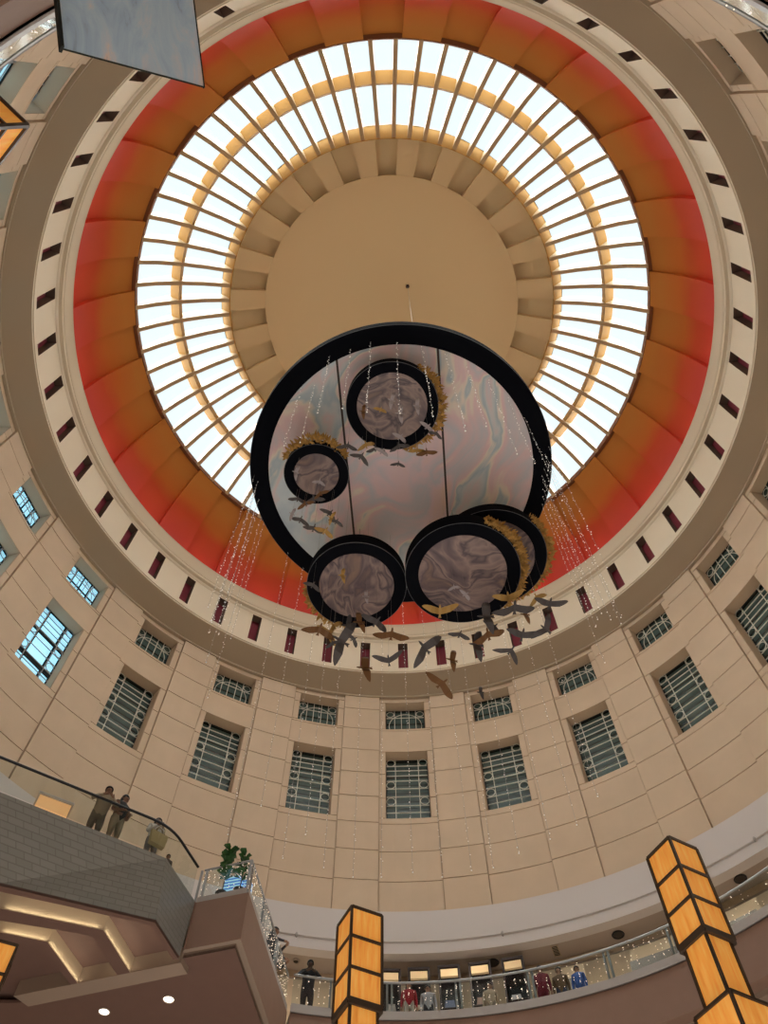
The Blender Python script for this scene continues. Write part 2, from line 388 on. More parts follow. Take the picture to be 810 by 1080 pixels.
# ---- cornice with slots (trim_1), soffit
corn = empty('trim_1', label='cream cornice ring with small dark slots below the red panels', cat='cornice', kind='structure')
m = MB(); m.revolve([(RW+0.06, ZT-0.05), (16.84, ZT-0.05), (16.84, 34.39), (15.76, 34.9)], n=240); m.build('soffit', M_soffit, corn, smooth=True)
SL0, SL1, SR = 35.27, 37.46, 15.70; sw = 0.95
cm = MB()
cm.revolve([(15.76, 34.9), (15.74, 34.97), (SR, 34.98), (SR, SL0)], n=240)
for k in range(48):
    c = PH + 7.5*k; backing(cm, c+sw, c+7.5-sw, SL0, SL1, SR, 4)
cm.revolve([(SR, SL1), (SR, 37.52), (SR-0.03, 37.55), (SR-0.07, 37.60), (SR-0.09, 37.67), (15.46, 37.72), (15.44, 37.87), (15.42, 37.87), (15.36, 38.0), (15.34, 38.68), (15.30, 38.75), (15.8, 38.75)], n=240)
cm.build('cornice_band', M_cornice, corn, smooth=True)
for k in range(48):
    c = PH + 7.5*k; s = MB(); D = 0.42
    A = [pol(c-sw, SR, SL0), pol(c+sw, SR, SL0), pol(c+sw, SR, SL1), pol(c-sw, SR, SL1)]
    dv = pol(c, D); B = [p+dv for p in A]
    for i in range(4): s.quad(A[i], A[(i+1) % 4], B[(i+1) % 4], B[i], 0)
    s.quad(*B, 1); s.build('slot', [M_slotside, M_slot], corn)

# ---- ceiling: orange cove panels, skylight ribs, ring beams, centre disc
ceil = empty('ceiling', label='domed ceiling with red and orange cove panels around a cream disc', cat='ceiling', kind='structure')
def arc(p, q, b, n=10):
    out = []; p, q = Vector(p), Vector(q); d = (q-p); nrm = Vector((d.y, -d.x)).normalized()
    for i in range(n+1):
        t = i/n; out.append(tuple(p + d*t + nrm*(b*4*t*(1-t))))
    return out
P_up = arc((15.42, 38.76), (13.95, 44.38), 0.28); P_lo = arc((15.72, 38.76), (14.14, 44.46), 0.28)
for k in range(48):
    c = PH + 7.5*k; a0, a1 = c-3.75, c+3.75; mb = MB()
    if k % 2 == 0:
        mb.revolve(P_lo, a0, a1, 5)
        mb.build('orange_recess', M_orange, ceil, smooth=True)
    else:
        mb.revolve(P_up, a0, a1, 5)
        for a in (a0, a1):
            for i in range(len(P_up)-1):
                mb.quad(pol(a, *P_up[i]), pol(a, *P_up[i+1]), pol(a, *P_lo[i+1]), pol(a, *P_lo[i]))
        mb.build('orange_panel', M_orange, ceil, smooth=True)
mb = MB(); mb.revolve([(13.92, 44.40), (14.3, 44.54)], n=192); mb.revolve([(13.92, 44.40), (13.90, 44.75), (14.4, 44.8)], n=192); mb.build('cove_rim', mat('shade_tinted_rim', (0.22, 0.09, 0.04), 0.8), ceil, smooth=True)  # shade at the heads of the recessed panels put into this dark colour
mb = MB(); RD = 7.6; ZD = 49.57
mb.add([pol(360*i/96, RD, ZD) for i in range(96)], [tuple(range(96))]); mb.build('centre_disc', M_disc, ceil)
mb = MB(); mb.revolve([(RD, ZD), (RD, ZD+1.0)], n=96); mb.revolve([(9.52, 48.95), (RD-0.1, 50.15)], n=96); mb.revolve([(9.52, 48.4), (9.52, 50)], n=96); mb.build('recess_back', M_disc, ceil, smooth=True)
for k in range(24):
    c = PH + 7.5 + 15*k; a0, a1 = c-3.75, c+3.75; s = MB()
    lo = [(9.54, 48.38), (RD, ZD)]; hi = [(9.54, 49.1), (RD, 50.2)]
    s.revolve(lo, a0, a1, 5)
    for a in (a0, a1): s.quad(pol(a, *lo[0]), pol(a, *lo[1]), pol(a, *hi[1]), pol(a, *hi[0]))
    s.build('radial_panel', M_disc, ceil, merge=True)
s = MB(); s.ico((0.94, -1.47, ZD-0.05), 0.13); s.build('ceiling_hook', M_dark, ceil)
# roof above the disc keeps daylight out
s = MB(); s.add([pol(360*i/48, 10.2, 50.4) for i in range(48)], [tuple(range(48))]); s.revolve([(10.2, 50.4), (10.2, 49.3)], n=48); s.revolve([(14.2, 44.6), (18.5, 44.7), (18.5, 33)], n=96); s.build('roof_slab', M_soffit, ceil)

sky = empty('skylight', (0, 0, 44.4), label='ring-shaped skylight with radial ochre ribs, bright sky beyond', cat='skylight')
def sky_part(mb, name, m, smooth=False):
    for p in mb.v: p.z -= 44.4
    return mb.build(name, m, sky, smooth)
rin = [(13.94, 44.40), (13.15, 45.62), (12.14, 46.70), (10.9, 47.68), (9.56, 48.40)]
rout = [(14.1, 44.75), (13.75, 46.05), (12.98, 47.6), (11.6, 48.75), (9.75, 49.35)]
mb = MB(); mb.revolve([(13.95, 44.7), (13.6, 45.95), (12.85, 47.5), (11.5, 48.62), (10.1, 49.3)], n=144); sky_part(mb, 'glazing', M_skyglass, True)
mb = MB(); mb.revolve([(12.74, 47.42), (12.12, 46.75), (12.05, 47.2), (12.6, 47.95), (12.74, 47.42)], n=144); sky_part(mb, 'ring_beam', M_gold, True)
mb = MB(); mb.revolve([(10.17, 49.31), (9.56, 48.39), (9.50, 48.36), (9.50, 48.5), (10.05, 49.5), (10.17, 49.31)], n=144); sky_part(mb, 'compression_ring', M_gold, True)
for k in range(72):
    c = PH + 2.5 + 5*k; d = pol(c+90, 0.108); s = MB(); n = len(rin)
    vs = []
    for sgn in (-1, 1):
        for prof in (rin, rout): vs += [pol(c, *p) + d*sgn for p in prof]
    fs = []
    for i in range(n-1):
        fs += [(i, i+1, n+i+1, n+i), (2*n+i, 3*n+i, 3*n+i+1, 2*n+i+1), (i, 2*n+i, 2*n+i+1, i+1), (n+i, n+i+1, 3*n+i+1, 3*n+i)]
    fs += [(n-1, 2*n+n-1, 3*n+n-1, n+n-1), (0, n, 3*n, 2*n)]
    s.add(vs, fs); sky_part(s, 'rib', M_rib)

# ================================================================== GALLERY LEVEL
ZF = 14.80
wb = empty('wall_gallery', label='smooth white band below the beige panels above the far gallery', cat='wall', kind='structure')
mb = MB(); mb.revolve([(RW+0.05, ZB+0.02), (RW-0.14, ZB+0.02), (RW-0.14, 20.22), (RW-0.08, 20.20), (RW-0.08, 20.12), (RW-0.14, 20.10), (RW-0.14, 19.72), (RW+0.3, 19.72)], n=240)
mb.build('white_band', M_white, wb, smooth=True)
for az in [at and az_of(at_R(u, v, RW)) for (u, v, at) in ((531, 988, 1), (311, 997, 1), (802, 893, 1))]:
    s = MB(); p = pol(az, RW-0.2, 20.16); s.ellipsoid(p, 0.06, 0.06, 0.11, 10, 6); s.build('camera_dome', M_kerb, wb)
def RR(a):     # radius of the gallery edge
    a = (a + 180) % 360 - 180; t = min(1, max(0, (abs(a)-60)/80)); t = t*t*(3-2*t); return 12.88 + 0.72*t
GA0, GA1 = -14.3, 277
gc = MB(); gc.revolve([(RW, 19.73), (19.5, 19.73)], 0, 360, 144); gc = gc.build('ceiling_gallery', M_taupe_c, smooth=True)
tag(gc, 'flat taupe ceiling of the far gallery under the white band', 'ceiling', kind='structure')
gb = MB(); gb.revolve([(18.7, 13.3), (18.7, 19.73)], 0, 360, 144); gb = gb.build('wall_shopfront', M_beige_glow, smooth=True)
tag(gb, 'faintly self-glowing beige shop wall at the back of the gallery', 'wall', kind='structure')
gf = MB(); gf.revolve([(lambda a: RR(a)-0.02, ZF), (19, ZF)], GA0, GA1, 150); gf = gf.build('floor_gallery', M_floor, smooth=True)
tag(gf, 'curved gallery floor edged by a glass balustrade', 'floor', kind='structure')
fs_ = empty('trim_2', label='brown fascia and soffit of the curved gallery edge', cat='fascia', kind='structure')
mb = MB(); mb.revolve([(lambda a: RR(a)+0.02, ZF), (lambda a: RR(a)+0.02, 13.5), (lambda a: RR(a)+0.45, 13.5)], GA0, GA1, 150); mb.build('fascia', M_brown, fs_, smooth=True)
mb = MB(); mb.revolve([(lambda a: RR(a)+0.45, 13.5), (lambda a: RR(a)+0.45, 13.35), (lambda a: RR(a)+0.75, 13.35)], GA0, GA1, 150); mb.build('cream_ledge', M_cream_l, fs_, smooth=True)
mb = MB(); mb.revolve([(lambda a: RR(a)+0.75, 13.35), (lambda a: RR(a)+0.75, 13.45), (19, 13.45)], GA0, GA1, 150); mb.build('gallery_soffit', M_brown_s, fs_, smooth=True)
lw = MB(); lw.revolve([(19, -1.6), (19, 13.45)], 0, 360, 96); lw = lw.build('wall_lower', M_wall, smooth=True)
tag(lw, 'beige lower wall of the atrium below the gallery', 'wall', kind='structure')
fl = MB(); fl.add([pol(360*i/96, 19, -1.6) for i in range(96)], [tuple(range(96))]); fl = fl.build('floor', M_floor)
tag(fl, 'polished stone concourse floor of the atrium', 'floor', kind='structure')

def glass_rail(name, path, posts, label, zf=ZF, kerb=True, rail_m=None, rail_r=0.035, glass_h=1.12, glass_top=None):
    """path: list of (x, y); balustrade of glass panes with handrail along it"""
    e = empty(name, (path[0][0], path[0][1], zf), label=label, cat='balustrade'); o = Vector((path[0][0], path[0][1], zf))
    L = lambda p, z: Vector((p[0], p[1], z)) - o
    g = MB()
    for p, q in zip(path, path[1:]): g.quad(L(p, zf+0.2), L(q, zf+0.2), L(q, zf+glass_h), L(p, zf+glass_h))
    g.build('glass_pane', M_rail_glass, e, smooth=True)
    r = MB(); r.tube([L(p, zf+glass_h+0.03) for p in path], rail_r, 8); r.build('handrail', rail_m or M_steel, e, smooth=True)
    if kerb:
        k = MB(); h = 0.24
        for i, (p, q) in enumerate(zip(path, path[1:])):
            d = Vector((q[0]-p[0], q[1]-p[1], 0)).normalized(); nrm = Vector((-d.y, d.x, 0))*0.06
            P, Q = L(p, zf), L(q, zf); up = Vector((0, 0, h))
            k.hexa([P-nrm, Q-nrm, Q+nrm, P+nrm], [P-nrm+up, Q-nrm+up, Q+nrm+up, P+nrm+up])
        k.build('kerb', M_kerb, e, merge=True)
    for (px, py, rz) in posts:
        s = MB(); M = Matrix.Translation(L((px, py), zf)) @ Matrix.Rotation(rz, 4, 'Z')
        for x in (-0.07, 0.07): s.box(x-0.03, x+0.03, -0.04, 0.04, 0.0, glass_h, M=M)
        s.build('post', M_steel, e)
    return e
arcpath = [tuple(pol(a, RR(a)))[:2] for a in [GA0 + i*1.5 for i in range(int((60-GA0)/1.5)+1)]]
glass_rail('glass_balustrade', arcpath, [(*pol(a, RR(a)+0.06)[:2], -rad(a)) for a in (-8.9, -1.3, 7.9, 17.65, 28.1, 37.0, 43.4, 53)], 'curved glass balustrade with steel handrail along the far gallery')
arcpath2 = [tuple(pol(a, RR(a)))[:2] for a in [140 + i*1.5 for i in range(92)]]
glass_rail('glass_balustrade', arcpath2, [(*pol(a, RR(a)+0.06)[:2], -rad(a)) for a in range(143, 277, 9)], 'overhead curved glass balustrade cut by the top corners of the view')

# ---- left walkway block and tiled balcony
A, B, Cc = Vector((-9.82, 3.96)), Vector((-6.04, 6.24)), Vector((-5.47, 7.84))
A2 = A + (A-B)*1.0
Ab, Bb, Cb = Vector((-9.37, 5.13)), Vector((-5.91, 6.41)), Vector((-5.50, 7.75)); Ab2 = Ab + (Ab-Bb)*1.0
D0, E0, F0 = Vector((-5.45, 7.90)), Vector((-4.02, 7.50)), Vector((-3.28, 12.55))
ZS = 13.2
tb = MB()
bs = [A2, A, B, Cc]; bb = [Ab2, Ab, Bb, Cb]
uvs = []
for i in range(3):
    tb.quad((*bb[i], ZS), (*bb[i+1], ZS), (*bs[i+1], ZF+0.05), (*bs[i], ZF+0.05))
to = tb.build('wall_balcony', M_tile)
uvl = to.data.uv_layers.new(name='UVMap'); s0 = 0
for pi_, p in enumerate(to.data.polygons):
    ln = (bs[pi_+1]-bs[pi_]).length; uv = [(s0, 0), (s0+ln, 0), (s0+ln, 1.65), (s0, 1.65)]; s0 += ln
    for li, q in zip(p.loop_indices, uv): uvl.data[li].uv = q
tag(to, 'grey tiled parapet of the balcony where people lean', 'parapet', kind='structure')
flo = MB(); flo.prism([tuple(q) for q in (A2+Vector((-.3,.5)), A+Vector((-.25,.4)), B+Vector((-.3,.3)), Cc+Vector((-.35,.25)), D0+Vector((.02,.2)), E0+Vector((-.1,.1)), F0+Vector((-.1,.0)))] + [tuple(pol(a, 18.6)[:2]) for a in (-14, -25, -36, -47, -58, -69, -78)], ZF-0.1, ZF+0.03)
tag(flo.build('floor_balcony', M_floor), 'floor of the walkway behind the tiled parapet', 'floor', kind='structure')
bl = empty('wall_bulkhead', label='brown plastered bulkhead under the walkway corner with the fern-green plant', cat='bulkhead', kind='structure')
mb = MB()
for p, q in ((Cc, D0), (D0, E0), (E0, F0)): mb.quad((*p, 13.5), (*q, 13.5), (*q, ZF+0.05), (*p, ZF+0.05))
mb.build('bulkhead_face', M_brown, bl)
mb = MB(); ins = [(-5.58, 8.06), (-4.15, 7.66), (-3.42, 12.6)]; out = [D0, E0, F0]
for i in range(2):
    mb.quad((*out[i], 13.5), (*out[i+1], 13.5), (*ins[i+1], 13.5), (*ins[i], 13.5))
    mb.quad((*ins[i], 13.5), (*ins[i+1], 13.5), (*ins[i+1], 13.36), (*ins[i], 13.36))
mb.build('cream_ledge', M_cream_l, bl)
# soffit under the balcony: brown slab with two lit coffers
sf = empty('ceiling_soffit', label='brown soffit under the balcony with two lit chevron coffers', cat='ceiling', kind='structure')
def V2(*a): return [Vector(p) for p in a]
T = [q_ + Vector((-.04, .09)) for q_ in (Ab2, Ab, Bb, Cb)]
b1o = V2((-9.55, 6.01), (-7.23, 6.78), (-6.80, 8.37)); b1i = V2((-9.66, 6.42), (-7.55, 6.97), (-7.13, 8.47))
b2o = V2((-9.72, 6.86), (-8.66, 7.20), (-8.18, 8.80)); b2i = V2((-9.78, 7.12), (-8.85, 7.38), (-8.36, 8.85))
def ext(l): return [l[0] + (l[0]-l[1])*3.0] + l
HC = 0.42
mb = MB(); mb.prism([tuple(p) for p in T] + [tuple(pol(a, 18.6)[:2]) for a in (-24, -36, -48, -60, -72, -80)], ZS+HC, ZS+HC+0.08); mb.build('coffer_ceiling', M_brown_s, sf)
def beam(o, i, name, m):
    o, i = ext(o), ext(i); mb = MB(); m = [m, M_coffer]
    for k in range(len(o)-1): mb.hexa([(*o[k], ZS), (*o[k+1], ZS), (*i[k+1], ZS), (*i[k], ZS)], [(*o[k], ZS+HC), (*o[k+1], ZS+HC), (*i[k+1], ZS+HC), (*i[k], ZS+HC)])
    for f, q in zip(range(len(mb.f)), mb.mi):
        if f % 6 in (2, 4): mb.mi[f] = 1
    return mb.build(name, m, sf)
beam(b1o, b1i, 'coffer_beam', M_brown_s)
beam(b2o, b2i, 'coffer_beam', M_brown_s)
tin = [p + d for p, d in zip(T, V2((-0.05, 0.16), (-0.05, 0.16), (-0.12, 0.10), (-0.13, 0.02)))]
mb = MB()
for k in range(3): mb.hexa([(*T[k], ZS), (*T[k+1], ZS), (*tin[k+1], ZS), (*tin[k], ZS)], [(*T[k], ZS+HC), (*T[k+1], ZS+HC), (*tin[k+1], ZS+HC), (*tin[k], ZS+HC)])
mb.build('coffer_beam', M_brown_s, sf)
def cove(o, side, w=1.4):       # LED tape tucked at the foot of a coffer side, shining up
    o = ext(o) if len(o) == 3 else o
    for k in range(1, len(o)-1):
        p, q = o[k], o[k+1]; d = (q-p).normalized(); nr = Vector((-d.y, d.x))*side; c = (p+q)/2 + nr*0.05; L = (q-p).length*0.9
        area_light('cove_led', (c.x, c.y, ZS+0.02), (pi, 0, math.atan2(d.y, d.x)), L, w*L, (1.0, 0.85, 0.58), 0.03)
cove(b1o, -1); cove(b2o, -1); cove(tin, 1); cove(b1i, 1, 1.2)
# end closing beam and main soffit beyond it
e0, e1 = Vector((-9.6, 9.69)), Vector((-5.37, 8.39))
mb = MB(); n0 = [Vector((-9.9, 9.28)), Vector((-5.50, 7.97))]
mb.hexa([(*n0[0], ZS), (*n0[1], ZS), (*e1, ZS-0.01), (*e0, ZS-0.01)], [(*n0[0], ZS+HC), (*n0[1], ZS+HC), (*e1, ZS+HC), (*e0, ZS+HC)]); mb.build('closing_beam', M_cream_l, sf)
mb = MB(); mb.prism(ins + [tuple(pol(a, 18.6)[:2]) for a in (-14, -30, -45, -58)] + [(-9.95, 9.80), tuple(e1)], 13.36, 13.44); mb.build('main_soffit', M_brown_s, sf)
for i, (u, v) in enumerate(((110, 1066.5), (178, 1053.5))):
    p = at_z(u, v, 13.36); e = empty('downlight', (p.x, p.y, 13.36), label='round bright downlight in the brown soffit, %s' % ('farther from the bulkhead edge' if i == 0 else 'closer to the bulkhead edge'), cat='downlight', group='soffit downlights')
    s = MB(); s.prism([(0.13*cos(2*pi*k/20), 0.13*sin(2*pi*k/20)) for k in range(20)], -0.012, 0.0); s.build('lens', M_down, e)
    s = MB(); s.tube([(0.15*cos(2*pi*k/20), 0.15*sin(2*pi*k/20), -0.01) for k in range(20)], 0.022, 6, True); s.build('trim_ring', M_cream_l, e)
    l = bpy.data.lights.new('downlight_lamp', 'SPOT'); l.energy = 60; l.spot_size = 1.6; l.color = WARM; lo = bpy.data.objects.new('downlight_lamp', l); C.objects.link(lo); lo.location = (p.x, p.y, 13.3)
# balustrades of the balcony and the walkway
def smooth_path(pts, n=6, r=0.5):
    out = [pts[0]]
    for i in range(1, len(pts)-1):
        p, q, s_ = pts[i-1], pts[i], pts[i+1]; a = q + (p-q).normalized()*r; b = q + (s_-q).normalized()*r
        for k in range(n+1):
            t = k/n; out.append(a*(1-t)**2 + q*2*t*(1-t) + b*t*t)
    out.append(pts[-1]); return out
cnt = Vector((-7.4, 8.4))
inset = lambda p, d=0.10: p + (cnt-p).normalized()*d
bp = smooth_path([A2 + Vector((-.1, .2)), A + Vector((-.08, .12)), B + Vector((-.12, .08)), Cc + Vector((-.14, .02))], 6, 0.6)
glass_rail('glass_balustrade', [tuple(p) for p in bp], [], 'clear glass balustrade with black handrail on the grey tiled parapet', kerb=False, rail_m=M_dark, rail_r=0.036)
wp = [D0 + Vector((.02, .10)), E0 + Vector((-.07, .10)), F0 + Vector((-.07, -.02))]
wpd = [wp[0]] + [wp[1]] + [wp[1] + (wp[2]-wp[1])*t for t in (.2, .4, .6, .8, 1)]
dv = (wp[2]-wp[1]).normalized()
glass_rail('glass_balustrade', [tuple(p) for p in wpd], [(*p, math.atan2(dv.y, dv.x)) for p in (wp[1]+dv*0.06, wp[1]+dv*1.7, wp[1]+dv*3.4)] + [(*wp[0], 0)], 'glass balustrade draped with lights around the brown walkway corner')

# ---- fairy light curtains on the glass
def light_curtain(name, path, n, zlo, zhi, label, m, off=0.05, r=0.016, seed=1):
    rr = random.Random(seed); mb = MB(); seg = [(Vector(a), Vector(b)) for a, b in zip(path, path[1:])]; tot = sum((b-a).length for a, b in seg)
    pitch = 0.11; cols = int(tot/pitch)
    xs = [rr.random()*tot for _ in range(n)]
    for d in xs:
        d = round(d/0.16)*0.16 + rr.uniform(-.02, .02); q = d
        for a, b in seg:
            L = (b-a).length
            if q <= L or (a, b) == seg[-1]:
                p = a + (b-a)*min(1, max(0, q/L)); break
            q -= L
        inn = -Vector((p.x, p.y)).normalized()*off
        mb.octa((p.x+inn.x, p.y+inn.y, rr.uniform(zlo, zhi)), r*rr.uniform(0.6, 1.2))
    o = mb.build(name, m); tag(o, label, 'fairy lights', kind='stuff'); return o
light_curtain('fairy_lights', [p for p in arcpath if -15 < az_of(Vector((p[0], p[1], 0))) < -1], 70, ZF+0.25, ZF+1.05, 'sparse fairy lights on the far balustrade beside the man in black', M_bead2, seed=2)
light_curtain('fairy_lights', [p for p in arcpath if -2 < az_of(Vector((p[0], p[1], 0))) < 28], 170, ZF+0.25, ZF+1.05, 'fairy lights on the far balustrade between the two lantern pillars', M_bead2, seed=3)
light_curtain('fairy_lights', [p for p in arcpath if 28 < az_of(Vector((p[0], p[1], 0)))], 150, ZF+0.25, ZF+1.05, 'fairy lights on the far balustrade around the tilted-looking lantern pillar', M_bead2, seed=4)
light_curtain('fairy_lights', [tuple(p) for p in wpd[:2]], 90, ZF+0.25, ZF+1.08, 'fairy lights over the blue planter on the walkway end', M_bead2, seed=5, r=0.014)
light_curtain('fairy_lights', [tuple(p) for p in wpd[1:]], 330, ZF+0.1, ZF+1.1, 'dense fairy lights along the side of the brown walkway', M_bead2, seed=6, r=0.014)
light_curtain('fairy_lights', [tuple(p) for p in arcpath2[:52]], 150, ZF+0.2, ZF+1.1, 'fairy lights on the overhead balustrade at the top corners', M_bead2, seed=7, r=0.016)

# ================================================================== THE HANGING INSTALLATION
def circle(r, n=96, z=0.0): return [Vector((r*cos(2*pi*i/n), r*sin(2*pi*i/n), z)) for i in range(n)]
def drum(name, c, R, Rf, h, m, label, pampas=None, seams=(), inset=0.02, n=96):
    """flat round drum hung face down; c is the centre of its lower face"""
    e = empty(name, c, label=label, cat='hanging disc')
    s = MB(); a, b, t, f, g = circle(R, n), circle(Rf, n), circle(R, n, h), circle(Rf, n, inset), circle(R-0.03, n, 0.0)
    vs = a + b + t + f; fs = []
    for i in range(n):
        j = (i+1) % n; fs += [(i, j, n+j, n+i), (i, 2*n+i, 2*n+j, j), (n+i, n+j, 3*n+j, 3*n+i)]
    fs.append(tuple(2*n+i for i in range(n))); s.add(vs, fs); s.build('rim', M_black, e, merge=True)
    s = MB(); s.tube([p for p in circle(R+0.004, n, 0.012)], 0.012, 5, True); s.build('edge_trim', M_edge, e, smooth=True)
    s = MB(); s.add(circle(Rf, n, inset), [tuple(range(n))[::-1]]); s.build('face', m, e)
    for (p, q) in seams:
        s = MB(); p, q = Vector((*p, inset-0.004)), Vector((*q, inset-0.004)); d = (q-p).normalized(); w_ = Vector((-d.y, d.x, 0))*0.035
        s.quad(p-w_, q-w_, q+w_, p+w_); s.build('panel_seam', M_seam, e)
    if pampas:
        a0, a1, N = pampas; rr = random.Random(int(R*1000)); s = MB()
        for _ in range(N):
            t_ = rr.random(); a = rad(a0 + (a1-a0)*t_); env = 0.35 + 0.65*sin(pi*t_); rr_ = R + rr.uniform(-0.05, 0.16)*env
            base = Vector((rr_*cos(a), rr_*sin(a), h*rr.uniform(0.1, 0.9)))
            dr = (Vector((cos(a), sin(a), 0)) + Vector((rr.uniform(-.8, .8), rr.uniform(-.8, .8), rr.uniform(-.9, .5)))).normalized(); L = rr.uniform(0.10, 0.26)*(0.5+0.6*env)
            sd = dr.cross(Vector((rr.random(), rr.random(), 1))).normalized()*rr.uniform(0.02, 0.045); up = sd.cross(dr).normalized()*0.03
            s.add([base, base+dr*L*.5+sd, base+dr*L, base+dr*L*.5-sd, base+dr*L*.5+up], [(0, 1, 4), (1, 2, 4), (2, 3, 4), (3, 0, 4), (0, 3, 2, 1)])
        s.build('dried_flowers', M_pampas, e)
    return e
ZBIG = 25.3
def loc2(u, v, c): q = at_z(u, v, c[2]); return (q.x-c[0], q.y-c[1])
cb = (0.11, 0.10, ZBIG)
big = drum('hanging_disc', cb, 5.07, 4.46, 0.45, M_marble('big', 0), 'largest black-rimmed round hanging panel with a pearly marbled face', n=128,
     seams=((loc2(354.5, 374, cb), loc2(377, 600, cb)), (loc2(461.5, 364, cb), loc2(476, 610, cb))))
drum('hanging_disc', (-0.21, -2.89, 23.6), 1.39, 1.07, 0.40, M_marble('s', 1.0), 'small marbled drum hanging topmost in front of the big marbled panel', (-58, 75, 420))
drum('hanging_disc', (-2.50, -1.09, 22.6), 0.968, 0.68, 0.36, M_marble('s', 2.0), 'smallest marbled drum with dried flowers over its upper edge', (205, 330, 330))
drum('hanging_disc', (-1.30, 2.17, 21.5), 1.52, 1.15, 0.55, M_marble('s', 3.0), 'round marbled drum at lower left with birds across its bottom edge', (100, 175, 260))
drum('hanging_disc', (1.89, 1.45, 21.0), 1.707, 1.32, 0.60, M_marble('s', 4.0), 'lowest marbled drum with a thick crescent of dried flowers', (-70, 60, 700))
drum('hanging_disc', (2.94, 1.72, 22.4), 1.716, 1.35, 0.45, M_marble('s', 5.0), 'black drum mostly hidden behind the lowest marbled drum', (-50, 60, 420))
def cable(p, z1, label, r=0.012):
    s = MB(); s.tube([(0, 0, 0), (0, 0, z1-p[2])], r, 5); o = s.build('hanging_cable', M_wire, None, loc=p); tag(o, label, 'cable'); return o
cable((0.94, -1.47, ZBIG+0.42), ZD-0.02, 'thin grey cable from the ceiling hook down to the big panel')
for (x, y, z), nm in (((-0.21, -2.89, 23.98), 'topmost small'), ((-2.5, -1.09, 22.94), 'smallest'), ((-1.3, 2.17, 22.03), 'lower left'), ((1.89, 1.45, 21.58), 'lowest'), ((2.94, 1.72, 22.83), 'half-hidden black')):
    cable((x, y, z), ZBIG+0.02, 'short cable holding the %s drum under the big panel' % nm)

# ---- strings of lights
def light_string(top, zlo, seed):
    rr = random.Random(seed); e = empty('light_string', top); L = top[2]-zlo
    s = MB(); s.tube([(0, 0, 0), (0, 0, -L)], 0.0035, 4); s.build('wire', M_wire, e)
    s = MB(); z = -rr.random()*0.2
    while z > -L:
        s.octa((rr.uniform(-.03, .03), rr.uniform(-.03, .03), z), rr.uniform(0.009, 0.019)); z -= rr.choice((0.09, 0.14, 0.2, 0.35))
    s.octa((0, 0, -L), 0.022)
    b = s.build('bulbs', M_bead, e); b['kind'] = 'stuff'
    return e
strings = []
def string_px(u, v, ztop, zlo, grp): strings.append((at_z(u, v, ztop), ztop, zlo, grp))
rs = random.Random(11)
for i in range(9):      # left rim cluster
    t = i/8; string_px(269 + 7*t + rs.uniform(-3, 3), 500 + 50*t, ZBIG+0.1, rs.uniform(15.5, 18.5), 'left')
for i in range(9):      # right rim cluster
    t = i/8; string_px(577 - 6*t + rs.uniform(-3, 3), 470 + 60*t, ZBIG+0.1, rs.uniform(15.5, 18.5), 'right')
for (u, v) in ((318, 408), (332, 405), (348, 375), (370, 368), (391, 362), (418, 361), (445, 365), (470, 372), (492, 385), (515, 400), (535, 420), (553, 440)):
    string_px(u, v, ZBIG-0.02, rs.uniform(18.2, 20.2), 'face')
for (u, v0, v1) in ((275, 600, 850), (298, 590, 905), (322, 640, 880), (341, 690, 915), (372, 690, 925), (402, 700, 925), (435, 690, 920), (466, 690, 925), (497, 680, 918), (520, 690, 915), (547, 660, 900), (580, 620, 885), (608, 560, 870), (240, 560, 880), (630, 560, 840)):
    # long strings hung from the back of the big panel's rim
    a = math.atan2(v1-113, u-405.5)
    P = None
    for rr_ in range(100, 900):
        uu, vv = 405.5 + cos(a)*rr_, 113 + sin(a)*rr_; q = at_z(uu, vv, ZBIG+0.1)
        if math.hypot(q.x-cb[0], q.y-cb[1]) < 5.0: P = q
    d = ray(u, v1); hor = math.hypot(P.x-CAM.x, P.y-CAM.y); zlo = d.z/math.hypot(d.x, d.y)*hor
    strings.append((P, ZBIG+0.1, zlo, 'rim'))
GN = {'left': ('light strings bunched at the left rim', 'light string bunched at the left rim of the big panel, %s from the left'),
      'right': ('light strings bunched at the right rim', 'light string bunched at the right rim of the big panel, %s from the left'),
      'face': ('light strings across the marbled face', 'light string hanging across the big marbled face, %s from the left'),
      'rim': ('long light strings along the far rim', 'long light string ending against the beige wall, %s from the left')}
for g in GN:
    L = sorted([s for s in strings if s[3] == g], key=lambda s: s[0].x/ (s[0].y+11.019+1e-6))
    for i, (p, z1, z0, _) in enumerate(L):
        e = light_string((p.x, p.y, z1), z0, hash((g, i)) % 997 if False else (len(g)*100+i)); tag(e, GN[g][1] % ORD[i], 'light string', GN[g][0])

